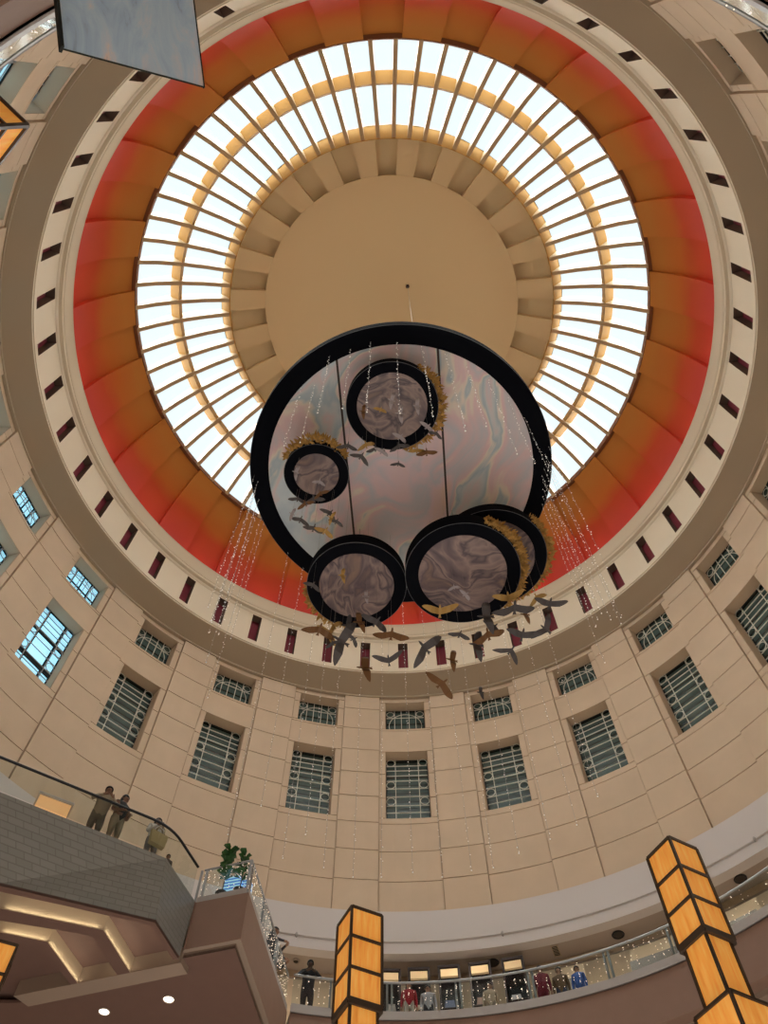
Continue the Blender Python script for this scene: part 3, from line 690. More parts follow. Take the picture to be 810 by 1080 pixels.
# ---- cut-out birds
BC = {'grey': mat('bird_grey', (0.085, 0.08, 0.085), 0.6), 'bronze': mat('bird_bronze', (0.17, 0.085, 0.035), 0.5), 'golden': mat('bird_gold', (0.42, 0.26, 0.08), 0.45), 'pale': mat('bird_pale', (0.36, 0.33, 0.36), 0.6)}
def bird(u, v, z, ang, span, colr, sweep, tilt, seed):
    """span in metres; ang: direction of the wings in the picture; sweep folds the wings into a V"""
    rr = random.Random(seed); p = at_z(u, v, z); e = empty('paper_bird', p)
    h = span/2; ch = span*0.17; s = MB(); th = 0.012
    prof = [(0, 0.5, 0, 0.0), (0.10, 0.52, 0, 0.01), (0.30, 0.56, .10, 0.07), (0.52, 0.58, .13, 0.10), (0.74, 0.44, .06, 0.06), (0.90, 0.28, -.08, 0.01), (1.0, 0.05, -.22, -0.03)]
    def wing(sg, k):
        up, lo = [], []
        for (t, c, off, zz) in prof:
            x = h*t; y = off*ch - sweep*x; up.append(Vector((sg*x*k, y + c*ch, zz*span))); lo.append(Vector((sg*x*k, y - c*ch, zz*span)))
        n = len(up); vs = up + lo + [q + Vector((0, 0, -th)) for q in up + lo]; fs = []
        for i in range(n-1):
            fs += [(i, i+1, n+i+1, n+i), (2*n+i, 3*n+i, 3*n+i+1, 2*n+i+1), (i, 2*n+i, 2*n+i+1, i+1), (n+i, n+i+1, 3*n+i+1, 3*n+i)]
        fs.append((n-1, 2*n+n-1, 3*n+n-1, 2*n-1)); s.add(vs, fs)
    wing(1, rr.uniform(0.85, 1)); wing(-1, rr.uniform(0.85, 1))
    # body: head with beak in front, tail behind
    bo = [(0, ch*1.25), (ch*.13, ch*.95), (ch*.17, ch*.4), (ch*.12, -ch*.6), (ch*.24, -ch*1.1), (0, -ch*1.0), (-ch*.24, -ch*1.1), (-ch*.12, -ch*.6), (-ch*.17, ch*.4), (-ch*.13, ch*.95)]
    s.prism([(x, y) for x, y in bo], -th-0.004, 0.004)
    b = s.build('bird_body', BC[colr], e, merge=True)
    V = ray(u, v).normalized(); R_ = Vector((1, 0, 0)); U = R_.cross(V).normalized()
    a = rad(ang); X = (R_*cos(a) + U*sin(a)); Y = V.cross(X)*-1
    M = Matrix((X, Y, X.cross(Y))).transposed().to_4x4()
    b.matrix_basis = M @ Matrix.Rotation(rad(tilt[0]), 4, 'X') @ Matrix.Rotation(rad(tilt[1]), 4, 'Y')
    t = MB(); t.tube([(0, 0, 0.0), (0, 0, ZBIG+0.02 - z)], 0.003, 3); t.build('thread', M_thread, e)
    return e
# (u, v, z, wing angle, span, colour, sweep, tilt, cluster)
BL = [
 (337, 664, 19.6, -22, 0.95, 'bronze', .25, (20, 15), 'll'), (347, 668, 19.9, -40, 0.8, 'golden', .2, (25, -15), 'll'), (360, 676, 19.4, 58, 1.25, 'grey', .15, (15, 20), 'll'), (379, 656, 19.8, 88, 0.8, 'bronze', .1, (20, 45), 'll'),
 (397, 656, 19.7, -38, 0.85, 'grey', .12, (20, 10), 'll'), (413, 669, 19.3, -9, 1.0, 'bronze', .1, (35, 5), 'll'), (385, 704, 18.8, 86, 1.0, 'bronze', .1, (10, 50), 'll'), (410, 697, 18.9, 8, 0.8, 'grey', -.55, (25, 5), 'll'),
 (448, 683, 19.0, 42, 1.15, 'grey', .2, (25, 15), 'll'), (373, 674, 19.5, -65, 0.5, 'grey', .2, (15, 25), 'll'), (351, 678, 19.3, 20, 0.45, 'grey', .2, (30, 10), 'll'), (352, 660, 20.2, 35, 0.6, 'golden', .3, (15, 30), 'll'), (386, 629, 20.3, 85, 0.45, 'pale', .1, (10, 40), 'll'), (361, 607, 20.3, 80, 0.5, 'golden', .2, (15, 35), 'll'), (330, 617, 20.2, -30, 0.5, 'grey', .25, (10, 10), 'll'), (367, 660, 19.9, 74, 0.7, 'grey', .1, (25, 30), 'll'),
 (464, 645, 19.6, 0, 0.95, 'golden', -.4, (25, 5), 'lr'), (536, 631, 19.7, 8, 0.9, 'golden', -.35, (25, 8), 'lr'), (513, 650, 19.3, 88, 1.1, 'grey', .1, (15, 40), 'lr'), (543, 641, 19.3, 3, 1.2, 'grey', .12, (40, 5), 'lr'), (521, 661, 19.2, -48, 0.6, 'grey', .2, (20, 15), 'lr'),
 (515, 669, 19.0, 17, 1.0, 'bronze', .15, (35, 10), 'lr'), (503, 680, 18.8, 80, 0.95, 'grey', .15, (15, 35), 'lr'), (485, 669, 19.0, -20, 0.6, 'grey', .2, (30, 10), 'lr'), (539, 686, 18.7, -35, 0.75, 'grey', .6, (20, 10), 'lr'), (551, 670, 18.9, -10, 0.95, 'grey', -.3, (25, 10), 'lr'),
 (554, 648, 19.3, 85, 0.6, 'bronze', .2, (15, 40), 'lr'), (576, 664, 18.9, 50, 0.85, 'grey', -.45, (15, 10), 'lr'), (580, 637, 19.3, -8, 0.9, 'grey', -.3, (30, 5), 'lr'), (477, 696, 18.6, 75, 0.75, 'bronze', .1, (15, 40), 'lr'), (466, 721, 18.2, -52, 0.95, 'bronze', .15, (25, 15), 'lr'), (507, 730, 18.1, 86, 0.45, 'grey', .1, (15, 45), 'lr'), (491, 627, 19.9, -55, 0.45, 'pale', .1, (10, 30), 'lr'), (479, 619, 20.0, 10, 0.35, 'pale', .3, (20, 10), 'lr'), (566, 630, 19.6, 30, 0.6, 'golden', .3, (20, 15), 'lr'),
 (367, 470, 22.2, -10, 0.6, 'grey', .3, (30, 5), 'up'), (381, 481, 22.0, -35, 0.6, 'grey', .4, (20, 10), 'up'), (386, 469, 22.3, 15, 0.55, 'golden', .2, (15, 25), 'up'), (396, 473, 22.2, 0, 0.55, 'grey', .3, (35, 5), 'up'), (403, 476, 22.1, -35, 0.45, 'pale', .1, (10, 15), 'up'), (421, 470, 22.2, 12, 0.55, 'grey', .3, (30, 10), 'up'), (420, 489, 21.9, -10, 0.4, 'grey', .3, (25, 5), 'up'),
 (440, 475, 22.1, -5, 0.5, 'golden', .1, (20, 10), 'up'), (450, 477, 22.0, 5, 0.6, 'bronze', .1, (30, 5), 'up'), (460, 457, 22.3, -30, 0.45, 'grey', .3, (25, 5), 'up'), (383, 434, 22.6, 80, 0.45, 'bronze', .1, (10, 30), 'up'), (401.5, 432, 22.6, -20, 0.4, 'golden', .1, (10, 5), 'up'), (413, 422, 22.7, 70, 0.5, 'pale', .1, (10, 25), 'up'), (422, 436, 22.6, 85, 0.6, 'pale', .1, (10, 30), 'up'), (422, 461, 22.4, -40, 0.5, 'pale', .1, (10, 20), 'up'), (440, 428, 22.6, 85, 0.5, 'pale', .1, (10, 30), 'up'), (451, 450, 22.4, -45, 0.5, 'pale', .1, (10, 20), 'up'),
 (312, 498, 21.5, 70, 0.45, 'pale', .2, (10, 25), 'sm'), (337, 508, 21.4, -20, 0.4, 'pale', .3, (20, 10), 'sm'), (322, 531, 21.0, 20, 0.5, 'bronze', .2, (25, 10), 'sm'), (331, 526, 21.1, 10, 0.6, 'grey', .3, (25, 10), 'sm'), (308, 542, 20.9, 60, 0.4, 'pale', .1, (15, 20), 'sm'), (317, 548, 20.8, -25, 0.55, 'grey', .2, (25, 5), 'sm'), (331, 557, 20.7, -22, 0.6, 'grey', .15, (25, 10), 'sm'), (343, 560, 20.6, -35, 0.6, 'golden', .2, (20, 15), 'sm'), (348, 541, 20.9, -45, 0.55, 'grey', .3, (15, 15), 'sm'), (355, 550, 20.8, -30, 0.45, 'grey', .2, (20, 10), 'sm'), (349, 546, 20.7, 60, 0.4, 'golden', .2, (20, 15), 'sm'), (314, 526, 21.2, -15, 0.5, 'grey', .25, (30, 5), 'sm'), (338, 520, 21.1, 25, 0.45, 'bronze', .25, (25, 10), 'sm'),
]
CL = {'ll': 'below the lower left drum', 'lr': 'below the lowest drum', 'up': 'by the topmost small drum', 'sm': 'under the smallest drum'}
for c in CL:
    for col in BC:
        L = sorted([b for b in BL if b[8] == c and b[5] == col], key=lambda b: b[0])
        for i, b in enumerate(L):
            e = bird(b[0], b[1], b[2], b[3], b[4]*1.15, col, b[6], b[7], int(b[0]*7+b[1]))
            pose = 'upright' if 45 < abs(b[3]) else ('slanting' if abs(b[3]) > 17 else 'level')
            tag(e, '%s cut-out bird with %s wings %s, %s' % (col, pose, CL[c], ('only one of its colour' if len(L) == 1 else ORD[i] + ' %s from the left' % col)), 'bird ornament', 'cut-out birds ' + CL[c])

# ================================================================== LANTERN PILLARS
def lantern(name, corner, left, right, ztop, label, seg=(3, 2), pale=False, zb=-1.6):
    """corner, left, right: plan points of the top block's nearest corner and its two neighbours"""
    corner, left, right = [Vector((p[0], p[1])) for p in (corner, left, right)]
    a, b = left-corner, right-corner; cen = corner + (a+b)/2
    w_ = (a.length+b.length)/2; ang = math.atan2((b-a).y, (b-a).x) - pi/4
    e = empty(name, (cen.x, cen.y, zb), rz=ang, label=label, cat='lantern pillar')
    def block(z0, z1, hw, rows_):
        Z0, Z1 = z0-zb, z1-zb; f = MB(); t = 0.022
        for sx in (-1, 1):
            for sy in (-1, 1): f.box(sx*hw-t, sx*hw+t, sy*hw-t, sy*hw+t, Z0, Z1)
        for i in range(rows_+1):
            z = Z0 + (Z1-Z0)*i/rows_; q = t*1.1 if i else t*2.6
            for sg in (-1, 1):
                f.box(-hw, hw, sg*hw-t, sg*hw+t, z-q, z+q); f.box(sg*hw-t, sg*hw+t, -hw, hw, z-q, z+q)
        f.build('lantern_frame', M_bronze_f, e)
        g = hw-0.008
        for i in range(rows_):
            y0, y1 = Z0+(Z1-Z0)*i/rows_, Z0+(Z1-Z0)*(i+1)/rows_
            for j, (p, q) in enumerate((((-g, -g), (g, -g)), ((g, -g), (g, g)), ((g, g), (-g, g)), ((-g, g), (-g, -g)))):
                s = MB(); s.quad((*p, y0), (*q, y0), (*q, y1), (*p, y1)); s.build('lantern_panel', M_lantern_overexp if (pale and j == 3) else M_lantern, e)
        c = MB(); c.quad((-hw, -hw, Z1), (hw, -hw, Z1), (hw, hw, Z1), (-hw, hw, Z1)); c.quad((-hw, -hw, Z0), (hw, -hw, Z0), (hw, hw, Z0), (-hw, hw, Z0)); c.build('lantern_cap', M_bronze_f, e)
    hw = w_/2
    block(ztop-3*0.57, ztop, hw, 3)
    block(ztop-3*0.57-1.05, ztop-3*0.57, hw*0.82, 1)
    block(ztop-3*0.57-1.05-2.2, ztop-3*0.57-1.05, hw*1.28, 3)
    s = MB(); s.box(-hw*1.4, hw*1.4, -hw*1.4, hw*1.4, 0, ztop-3*0.57-1.05-2.2-zb); s.build('pillar_base', M_brown, e)
    return e
zt = 10.0
lantern('lantern_pillar', (-1.01, 1.82), (-1.31, 2.35), (-0.48, 2.07), zt, 'orange glowing lantern pillar standing upright below the centre of the far gallery')
lantern('lantern_pillar', (4.37, 0.10), (4.09, 0.61), (4.90, 0.38), zt, 'orange glowing lantern pillar at right of the far gallery glass')
p = at_z(20, 997, zt); lantern('lantern_pillar', (p.x-0.53, p.y-0.20), (p.x-0.83, p.y+0.33), (p.x, p.y), zt, 'orange lantern pillar cut by the picture edge below the coffered soffit')
p = at_z(26.5, 132, zt); q = at_z(0, 104, zt); r_ = at_z(8, 160, zt); d1 = (q-p).normalized()*0.6; d2 = (r_-p).normalized()*0.6
lantern('lantern_pillar', (p.x, p.y), (p.x+d1.x, p.y+d1.y), (p.x+d2.x, p.y+d2.y), zt, 'lantern pillar overhead with one orange face and one coloured as overexposed', pale=True)

# ================================================================== HANGING PAINTED BANNER, top left
ds = Vector((-0.1397, -0.8247, 0.5481)).normalized()
b0 = ray(66.5, 51.5); b1 = ray(214.5, 91.5); P1 = b1*(10/b1.z); P0 = b0*((P1.dot(ds))/(b0.dot(ds))); P1 = P1 + CAM; P0 = P0 + CAM
ex = (P1-P0); wB = ex.length; ex = ex.normalized(); nz = ex.cross(ds).normalized(); hB = 2.6
e = empty('painted_banner', P0, label='tilted banner with a blue-grey painted surface hanging overhead at the top', cat='banner')
e.matrix_basis = Matrix.Translation(P0) @ Matrix((ex, ds, nz)).transposed().to_4x4()
flip = 1 if nz.dot(CAM-P0) > 0 else -1
def banner_nodes(nt):
    tc = nt.nodes.new('ShaderNodeTexCoord'); mp = nt.nodes.new('ShaderNodeMapping'); nt.links.new(tc.outputs['Object'], mp.inputs['Vector']); mp.inputs['Scale'].default_value = (2.2, 0.75, 1)
    n = nt.nodes.new('ShaderNodeTexNoise'); n.inputs['Scale'].default_value = 1.7; n.inputs['Detail'].default_value = 9; n.inputs['Roughness'].default_value = 0.62; n.inputs['Distortion'].default_value = 0.8; nt.links.new(mp.outputs[0], n.inputs['Vector'])
    return ramp(nt, n.outputs['Fac'], [(0.28, (0.24, 0.34, 0.50)), (0.40, (0.46, 0.66, 0.92)), (0.52, (0.55, 0.76, 0.98)), (0.62, (0.68, 0.78, 0.95)), (0.70, (0.88, 0.78, 0.78)), (0.80, (0.42, 0.55, 0.72))])
s = MB(); z_ = 0.006*flip; s.quad((0, 0, z_), (wB, 0, z_), (wB, hB, z_), (0, hB, z_)); s.build('painting', ramp_mat('blue_painting', banner_nodes, 0.5), e)
s = MB(); t = 0.05; s.box(-0.03, 0, -0.01, hB, -t, t); s.box(wB, wB+0.012, -0.01, hB, -t*.3, t*.3); s.box(-0.03, wB, -0.006, 0, -t*.2, t*.2); s.box(0, wB, 0, hB, -0.004, 0.004); s.build('banner_frame', M_frame, e)
for x in (0.05, wB-0.05):
    s = MB(); q = e.matrix_basis @ Vector((x, hB, 0)); s.tube([(0, 0, 0), (0, 0, 3.0)], 0.006, 4); o = s.build('banner_cord', M_wire, e); o.matrix_parent_inverse = e.matrix_basis.inverted(); o.location = q

# ================================================================== GALLERY CONTENTS
M_hdr = mat('gold_header', (0.75, 0.55, 0.30), 0.4, emit=(1.0, 0.72, 0.38), estr=0.16)
M_cab = mat('dark_cabinet', (0.035, 0.022, 0.02), 0.5)
M_cabd = mat('cabinet_shadow', (0.008, 0.008, 0.009), 0.6)
gar = [mat('garment_%d' % i, c, 0.8) for i, c in enumerate(((0.30, 0.28, 0.27), (0.42, 0.36, 0.30), (0.08, 0.10, 0.16), (0.22, 0.15, 0.13), (0.33, 0.34, 0.36)))]
for i, (u, v) in enumerate(((411, 1021.5), (441.5, 1020), (473, 1017.5), (505, 1014), (539.5, 1009))):
    p = at_R(u, v, 17.1); az = az_of(p); ztop = p.z; hw = 0.40
    e = empty('display_case', pol(az, 17.1, ZF), rz=-rad(az), cat='display case', group='shop display cases',
              label='tall dark shop display case with gold header, %s from the upright lantern pillar' % ORD[i])
    H = ztop-ZF; s = MB()
    s.box(-hw, -hw+0.06, 0, 0.5, 0, H); s.box(hw-0.06, hw, 0, 0.5, 0, H); s.box(-hw, hw, 0, 0.5, H-0.09, H); s.box(-hw, hw, 0.44, 0.5, 0, H); s.build('case_frame', M_cab, e)
    s = MB(); s.box(-hw+0.09, hw-0.09, -0.02, 0.10, H-0.44, H-0.17); s.build('header_panel', M_hdr, e)
    s = MB(); s.quad((-hw+.06, 0.42, 0), (hw-.06, 0.42, 0), (hw-.06, 0.42, H-.1), (-hw+.06, 0.42, H-.1)); s.build('case_back', M_cabd, e)
    for j, zz in enumerate((H-1.55, H-2.0, H-2.6, H-3.3)):
        s = MB(); s.box(-hw+0.06, hw-0.06, 0.05, 0.42, zz-0.02, zz+0.01); shelf = s.build('case_shelf', M_cab, e)
        s = MB(); rr = random.Random(i*7+j)
        gx, gh = rr.uniform(-.06, .06), rr.uniform(0.22, 0.36); gw = rr.uniform(0.15, 0.22)
        s.hexa([(gx-gw, .1, zz+.012), (gx+gw, .1, zz+.012), (gx+gw, .32, zz+.012), (gx-gw, .32, zz+.012)], [(gx-gw*.8, .14, zz+gh), (gx+gw*.8, .14, zz+gh), (gx+gw*.8, .28, zz+gh), (gx-gw*.8, .28, zz+gh)]); s.build('folded_garment', gar[(i+j) % 5], shelf)
# faintly self-glowing beige shop units beyond the glass on the right, with grey counters below
for i, (a0, a1) in enumerate(((19.5, 22.0), (27.5, 33.5), (38.5, 43.0), (44.5, 50))):
    e = empty('shop_counter', pol((a0+a1)/2, 17.5, ZF), cat='shop counter', group='grey shop counters', label='grey shop counter with faintly self-glowing beige back panel, %s along the gallery from the display cases' % ORD[i])
    org = pol((a0+a1)/2, 17.5, ZF)
    s = MB(); R0, R1 = 17.3, 17.9; N = 4
    for k in range(N):
        b0_, b1_ = a0+(a1-a0)*k/N, a0+(a1-a0)*(k+1)/N
        s.hexa([pol(b0_, R0, ZF)-org, pol(b1_, R0, ZF)-org, pol(b1_, R1, ZF)-org, pol(b0_, R1, ZF)-org], [pol(b0_, R0, ZF+3.55)-org, pol(b1_, R0, ZF+3.55)-org, pol(b1_, R1, ZF+3.55)-org, pol(b0_, R1, ZF+3.55)-org])
    s.build('counter_front', mat('grey_counter', (0.20, 0.185, 0.175), 0.5), e, merge=True)
    s = MB(); 
    for k in range(N):
        b0_, b1_ = a0+(a1-a0)*k/N, a0+(a1-a0)*(k+1)/N
        s.quad(pol(b0_, R1, ZF+3.55)-org, pol(b1_, R1, ZF+3.55)-org, pol(b1_, R1, ZF+4.35)-org, pol(b0_, R1, ZF+4.35)-org)
    s.build('back_panel', M_beige_glow, e, merge=True)
for i, (u, v, k) in enumerate(((520, 1015.5, 'between two gold-headed display cases'), (652, 986, 'left of the tilted lantern pillar'), (724, 925 + 38, 'right of the tilted lantern pillar'), (312, 1014, 'above the man in black'))):
    p = at_z(u, v, 19.70); e = empty('ceiling_speaker', (p.x, p.y, 19.70), label='round dark ceiling speaker %s' % k, cat='speaker')
    if i == 2: q = at_z(781, 927, 19.7); e.location = (q.x, q.y, 19.70)
    q = 0.68 if i < 3 else 0.40; s = MB(); s.tube([(0.30*q*cos(2*pi*k_/28), 0.30*q*sin(2*pi*k_/28), 0) for k_ in range(28)], 0.03, 6, True); s.build('speaker_ring', M_dark if i < 3 else M_taupe_c, e)
    s = MB(); s.ellipsoid((0, 0, 0.02), 0.29*q, 0.29*q, 0.05, 20, 4, v0=0.5, v1=1.0); s.build('speaker_cone', mat('speaker_mesh', (0.05, 0.042, 0.036), 0.8), e)
p = at_z(586.5, 1003, 19.7); e = empty('ceiling_vent', (p.x, p.y, 19.69), rz=-rad(az_of(p)), label='narrow dark vent in the gallery ceiling', cat='vent')
s = MB(); s.box(-0.14, 0.14, -0.32, 0.32, 0, 0.02); s.build('vent_frame', M_soffit, e); s = MB(); [s.box(-0.10, 0.10, -0.28+0.08*k, -0.24+0.08*k, -0.01, 0.0) for k in range(7)]; s.build('vent_slat', M_dark, e)

# ---- planter corner
pc = Vector((-4.85, 8.15))
def fig_plant(loc, h, nl, seed, label):
    rr = random.Random(seed); e = empty('potted_plant', loc, label=label, cat='plant')
    s = MB(); s.tube([(0, 0, 0), (0.02, 0, h*.5), (0, 0.02, h)], [0.02, 0.016, 0.01], 6); s.build('stem', mat('plant_stem', (0.10, 0.07, 0.04), 0.8), e)
    s = MB(); s.tube([(0, 0, 0), (0, 0, 0.32)], [0.13, 0.17], 14); s.build('pot', mat('dark_pot', (0.05, 0.05, 0.05), 0.6), e, smooth=True)
    s = MB()
    for i in range(nl):
        t = 0.42 + 0.6*i/nl; a = i*2.4 + rr.uniform(-.3, .3); el = rr.uniform(0.2, 0.9); L = rr.uniform(0.24, 0.34)
        d = Vector((cos(a)*cos(el), sin(a)*cos(el), sin(el))); sd = d.cross(Vector((0, 0, 1))).normalized()*L*0.34; nn = sd.cross(d).normalized(); b = Vector((0, 0, h*t))
        pts = [b, b+d*L*.35+sd*.8+nn*.03, b+d*L*.7+sd+nn*.03, b+d*L-Vector((0, 0, .05)), b+d*L*.7-sd+nn*.03, b+d*L*.35-sd*.8+nn*.03, b+d*L*.5]
        s.add(pts, [(0, 1, 6), (1, 2, 6), (2, 3, 6), (3, 4, 6), (4, 5, 6), (5, 0, 6)])
    s.build('foliage', M_leaf, e, smooth=True)
    return e
q = at_z(238, 905, 16.0); fig_plant((q.x, q.y+0.35, ZF+0.03), 1.75, 30, 3, 'taller leafy green plant behind the walkway corner glass')
q = at_z(261, 903, 16.0); fig_plant((q.x-0.12, q.y+0.3, ZF+0.03), 1.45, 16, 5, 'smaller leafy green plant at the very corner of the glass')
def stripe_nodes(nt):
    tc = nt.nodes.new('ShaderNodeTexCoord'); wv = nt.nodes.new('ShaderNodeTexWave'); wv.bands_direction = 'Z'; wv.inputs['Scale'].default_value = 3.2; nt.links.new(tc.outputs['Object'], wv.inputs['Vector'])
    return ramp(nt, wv.outputs['Fac'], [(0.40, (0.05, 0.22, 0.62)), (0.55, (0.45, 0.75, 1.0))])
M_blue = ramp_mat('blue_lit_stripes', stripe_nodes, 0.4, 0.55)
q = at_z(246, 931, 15.4); e = empty('striped_lightbox', (q.x, q.y+0.2, ZF+0.03), rz=-0.25, label='glowing blue striped box behind the walkway corner glass', cat='light box')
s = MB(); s.box(-0.27, 0.20, -0.1, 0.2, 0.08, 0.86); s.build('striped_body', M_blue, e); s = MB(); s.box(0.25, 0.46, -0.05, 0.2, 0.08, 0.72); s.build('striped_wing', M_blue, e); s = MB(); s.box(-0.3, 0.5, -0.13, 0.23, 0, 0.08); s.build('plinth', M_white, e)
# kiosk glowing orange behind the balcony glass, white canopy at far left
q = at_z(66, 862, 15.2); e = empty('lit_kiosk', (q.x-0.25, q.y+0.45, ZF+0.03), rz=0.5, label='low orange-lit kiosk with a white top behind the balcony glass', cat='kiosk')
s = MB(); s.box(-0.75, 0.10, -0.25, 0.25, 0, 1.02); s.build('lit_body', mat('orange_glow', (0.75, 0.42, 0.2), 0.5, emit=(0.95, 0.5, 0.2), estr=0.5), e); s = MB(); s.box(-0.8, 0.15, -0.3, 0.3, 1.02, 1.09); s.build('white_top', M_white, e)
q = at_z(0, 820, 15.6); e = empty('escalator_side', (q.x-0.4, q.y+0.6, ZF+0.03), rz=0.55, label='sloping white escalator flank behind the balcony glass', cat='escalator')
s = MB(); s.add([(-3, -.05, 0), (1.7, -.05, 0), (1.3, -.05, 0.25), (-3, -.05, 2.1), (-3, .05, 0), (1.7, .05, 0), (1.3, .05, 0.25), (-3, .05, 2.1)], [(0, 1, 2, 3), (7, 6, 5, 4), (0, 4, 5, 1), (1, 5, 6, 2), (2, 6, 7, 3), (3, 7, 4, 0)]); s.build('side_panel', M_white, e)
s = MB(); s.tube([(1.3, 0, 0.28), (-3, 0, 2.14)], 0.04, 6); s.build('handrail', M_dark, e)

# ================================================================== PEOPLE
SKIN = mat('skin', (0.30, 0.17, 0.11), 0.6)
def person(loc, rz, label, top, legs, hair, pose='lean', h=1.68, long_hair=False, sleeve=True, shoe=(0.03, 0.03, 0.03), skin=None):
    """local -y is the way the person faces; continuous skinned body"""
    k = h/1.70; e = empty('person', loc, rz=rz, label=label, cat='person')
    J, Eg, Rr, Tg = [], [], [], []
    def v(x, y, z, r, par=None, t=0):
        J.append((x*k, y*k, z*k)); Rr.append(r*k)
        if par is not None: Eg.append((par, len(J)-1)); Tg.append(t)
        return len(J)-1
    ly = -0.16 if pose == 'lean' else 0.0
    pel = v(0, 0, 0.95, 0.18); wa = v(0, ly*.35, 1.10, 0.18, pel, 1); ch = v(0, ly*.8, 1.30, 0.205, wa, 1); sh = v(0, ly, 1.42, 0.125, ch, 1); nk = v(0, ly*1.1-.01, 1.50, 0.052, sh, 3)
    hd = v(0, ly*1.15-.02, 1.575, 0.086, nk, 3); hm = v(0, ly*1.15-.025, 1.63, 0.098, hd, 3); ht = v(0, ly*1.15-.01, 1.69, 0.06, hm, 3)
    ns = v(0, ly*1.15-.115, 1.60, 0.014, hm, 3)
    for s_ in (-1, 1):
        a = v(s_*0.19, ly, 1.40, 0.072, sh, 1)
        if pose == 'lean': el = (s_*0.33, ly-.12, 1.17); hn = (s_*0.10, ly-.36, 1.20)
        elif pose == 'phone': el = (s_*0.25, -.05, 1.13); hn = (s_*0.07, -.27, 1.30)
        elif pose == 'bag': el = (s_*0.25, 0.0, 1.12); hn = (s_*0.13, -.26, 1.04)
        else: el = (s_*0.235, 0.02, 1.12); hn = (s_*0.25, -.05, 0.87)
        b = v(*el, 0.055, a, 1 if sleeve else 3); w2 = v(*hn, 0.03, b, 1 if sleeve else 3)
        d = (Vector(hn)-Vector(el)).normalized(); pm_ = Vector(hn)+d*0.075; pa = v(*pm_, 0.036, w2, 3)
        sd = d.cross(Vector((0, 0, 1))).normalized()
        for f_ in range(4):
            o = pm_ + sd*((f_-1.5)*0.021); t1 = o + d*0.05 + Vector((0, 0, -.006)); L = (0.030, 0.040, 0.036, 0.024)[f_]; t2 = t1 + d*L*.8 + Vector((0, 0, -L*.6))
            i1 = v(*t1, 0.010, pa, 3); v(*t2, 0.008, i1, 3)
        th = Vector(hn)+d*0.03 + sd*(0.045*-s_); i1 = v(*th, 0.012, w2, 3); v(*(th+d*0.045+sd*(0.015*-s_)), 0.009, i1, 3)
        hp = v(s_*0.10, 0, 0.90, 0.115, pel, 2); kn = v(s_*0.105, -.03+(-.03 if s_ > 0 else 0), 0.49, 0.075, hp, 2); an = v(s_*0.11, 0.02, 0.09, 0.042, kn, 2); v(s_*0.12, -.15, 0.04, 0.035, an, 4)
    me = bpy.data.meshes.new('body_cage'); me.from_pydata(J, Eg, []); o = bpy.data.objects.new('body_cage', me); C.objects.link(o)
    m = o.modifiers.new('skin', 'SKIN'); m.use_smooth_shade = True
    sv = me.skin_vertices[0].data
    for i, r in enumerate(Rr): sv[i].radius = (r, r*(0.78 if i in (pel, wa, ch) else 1.0)); sv[i].use_root = (i == pel)
    o.modifiers.new('sub', 'SUBSURF').levels = 1; o.modifiers['sub'].render_levels = 1
    dg = bpy.context.evaluated_depsgraph_get(); bm = bpy.data.meshes.new_from_object(o.evaluated_get(dg)); bpy.data.objects.remove(o)
    bm.materials.clear()
    n0 = label
    for q in (mat('top_%s' % n0, top, 0.8), mat('legs_%s' % n0, legs, 0.8), skin or SKIN, mat('shoe_%s' % n0, shoe, 0.6)): bm.materials.append(q)
    segs = [(Vector(J[a]), Vector(J[b]), t) for (a, b), t in zip(Eg, Tg)]
    for p in bm.polygons:
        c = p.center; best = (9, 1)
        for a, b, t in segs:
            d = b-a; q = max(0, min(1, (c-a).dot(d)/d.length_squared)); L = (c-(a+d*q)).length
            if L < best[0]: best = (L, t)
        p.material_index = best[1]-1; p.use_smooth = True
    bo = bpy.data.objects.new('body', bm); C.objects.link(bo); bo.parent = e
    hc = Vector(J[hm]); s = MB(); s.ellipsoid(hc + Vector((0, 0.018, 0.015))*k, 0.102*k, 0.108*k, 0.115*k, 16, 8, v0=0, v1=0.52, M=Matrix.Rotation(-0.35, 3, 'X'))
    if long_hair:
        s.ellipsoid(hc + Vector((0, 0.055, -0.08))*k, 0.11*k, 0.075*k, 0.22*k, 14, 10)
    s.build('hair', mat('hair_%s' % n0, hair, 0.5), e, smooth=True)
    for s_ in (-1, 1):
        t = MB(); t.ellipsoid(hc + Vector((s_*0.034, -0.083, 0.0))*k, 0.014*k, 0.008*k, 0.008*k, 8, 5); t.build('eye', M_dark, bo, smooth=True)
        t = MB(); t.ellipsoid(hc + Vector((s_*0.092, 0.01, -0.01))*k, 0.012*k, 0.022*k, 0.032*k, 8, 5); t.build('ear', skin or SKIN, bo, smooth=True)
    t = MB(); t.ellipsoid(hc + Vector((0, -0.086, -0.055))*k, 0.022*k, 0.007*k, 0.007*k, 8, 5); t.build('mouth', mat('lips', (0.22, 0.07, 0.06), 0.5), bo, smooth=True)
    return e
BLK, DHAIR = (0.012, 0.012, 0.014), (0.012, 0.010, 0.009)
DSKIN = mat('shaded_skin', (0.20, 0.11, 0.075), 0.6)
def far_person(u, r, *a, v=1040, **k):
    p = at_R(u, v, r); az = az_of(p); return person(pol(az, r, ZF), -rad(az), *a, **k)
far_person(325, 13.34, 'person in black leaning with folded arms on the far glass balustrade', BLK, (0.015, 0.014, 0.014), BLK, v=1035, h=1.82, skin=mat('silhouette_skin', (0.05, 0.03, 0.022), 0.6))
far_person(431, 13.6, 'person in a red top behind the far glass, beside the upright lantern pillar', (0.30, 0.01, 0.02), (0.45, 0.40, 0.36), DHAIR, 'stand', h=1.60, long_hair=True)
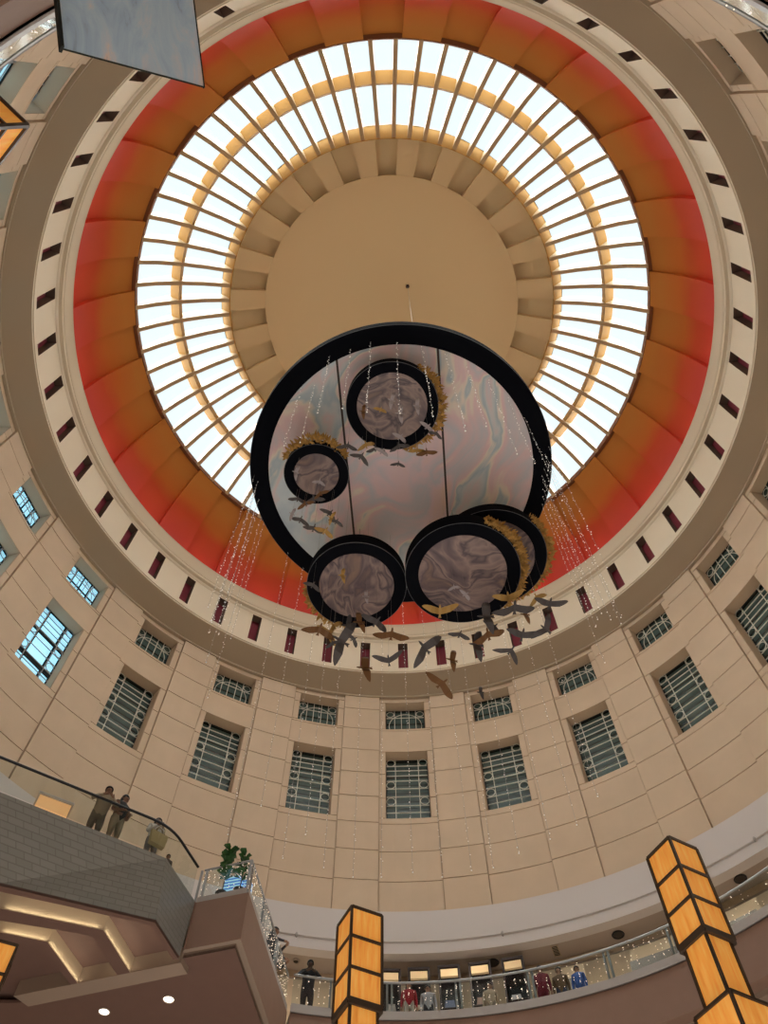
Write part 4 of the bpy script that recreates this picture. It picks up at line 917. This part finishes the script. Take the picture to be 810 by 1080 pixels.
far_person(451, 13.8, 'person in pale grey clothes walking behind the far glass', (0.38, 0.38, 0.42), (0.06, 0.06, 0.07), DHAIR, 'stand', h=1.62)
far_person(516, 13.9, 'person in beige behind the far glass, in front of the display cases', (0.42, 0.34, 0.25), (0.25, 0.2, 0.16), DHAIR, 'stand', h=1.6)
far_person(572, 13.7, 'person in a maroon coat behind the far glass', (0.16, 0.015, 0.03), (0.14, 0.015, 0.03), DHAIR, 'stand', h=1.72)
far_person(592, 13.9, 'person in a brown jacket behind the far glass, beside the maroon coat', (0.14, 0.09, 0.05), (0.05, 0.06, 0.10), DHAIR, 'stand', h=1.68)
far_person(612, 13.7, 'person in blue behind the far glass, near the tilted lantern pillar', (0.05, 0.12, 0.40), (0.05, 0.10, 0.32), DHAIR, 'stand', h=1.45)
# two people seen past the side of the walkway
side_dir = math.atan2(dv.y, dv.x)
for (u, v, lab, h) in ((291.5, 983, 'dark-haired person peering over the light-draped walkway rail, taller of two', 1.75), (293.5, 999, 'dark-haired person beside the taller one at the light-draped walkway rail', 1.66)):
    q = at_z(u, v, ZF + 1.75*0.95); person((q.x - 0.22, q.y, ZF), side_dir, lab, (0.05, 0.05, 0.06), (0.04, 0.04, 0.05), DHAIR, 'lean', h=h)
# people on the tiled balcony (they look out over the parapet)
dAB = (B-A).normalized(); face = math.atan2(dAB.y, dAB.x)
def balc(u, v, lab, h, *a, hz=0.96, turn=0.0, zf=ZF+0.03, **k):
    q = at_z(u, v, zf + h*hz); return person((q.x, q.y, zf), face + turn, lab, *a, h=h, **k), q
balc(112, 839, 'dark-haired person in a khaki shirt leaning out over the tiled parapet', 1.86, (0.30, 0.25, 0.18), (0.16, 0.14, 0.11), DHAIR, pose='lean', skin=DSKIN)
balc(132, 843, 'long-haired person in a black top and khaki trousers at the parapet glass', 1.80, (0.03, 0.032, 0.034), (0.30, 0.25, 0.18), DHAIR, pose='bag', long_hair=True, sleeve=False, skin=DSKIN, turn=0.4)
_, q = balc(167, 867, 'long-haired person in white holding a tan tote bag on the balcony', 1.66, (0.55, 0.53, 0.52), (0.25, 0.23, 0.22), DHAIR, pose='phone', long_hair=True, skin=DSKIN, turn=0.15)
balc(177.5, 904, 'small child peeping over the bend of the tiled parapet', 1.02, (0.06, 0.05, 0.05), (0.05, 0.05, 0.06), DHAIR, pose='stand', skin=DSKIN, hz=0.95)
d = Vector((sin(face), -cos(face), 0))
e = empty('tote_bag', q + d*0.26 + Vector((0.08, 0, -1.0)), rz=face+0.15, label='tan tote bag held in front of the person in white', cat='bag')
s = MB(); w_ = [(-.25, -.07), (.25, -.07), (.25, .07), (-.25, .07)]; s.hexa([(x*.85, y, 0) for x, y in w_], [(x, y*.7, .40) for x, y in w_]); s.build('bag_body', mat('tan_canvas', (0.50, 0.40, 0.22), 0.8), e)
for y in (-.045, .045):
    s = MB(); s.tube([(-.12, y, .38), (-.10, y, .54), (0, y, .60), (.10, y, .54), (.12, y, .38)], 0.012, 6); s.build('bag_strap', mat('bag_strap', (0.30, 0.22, 0.12), 0.8), e)
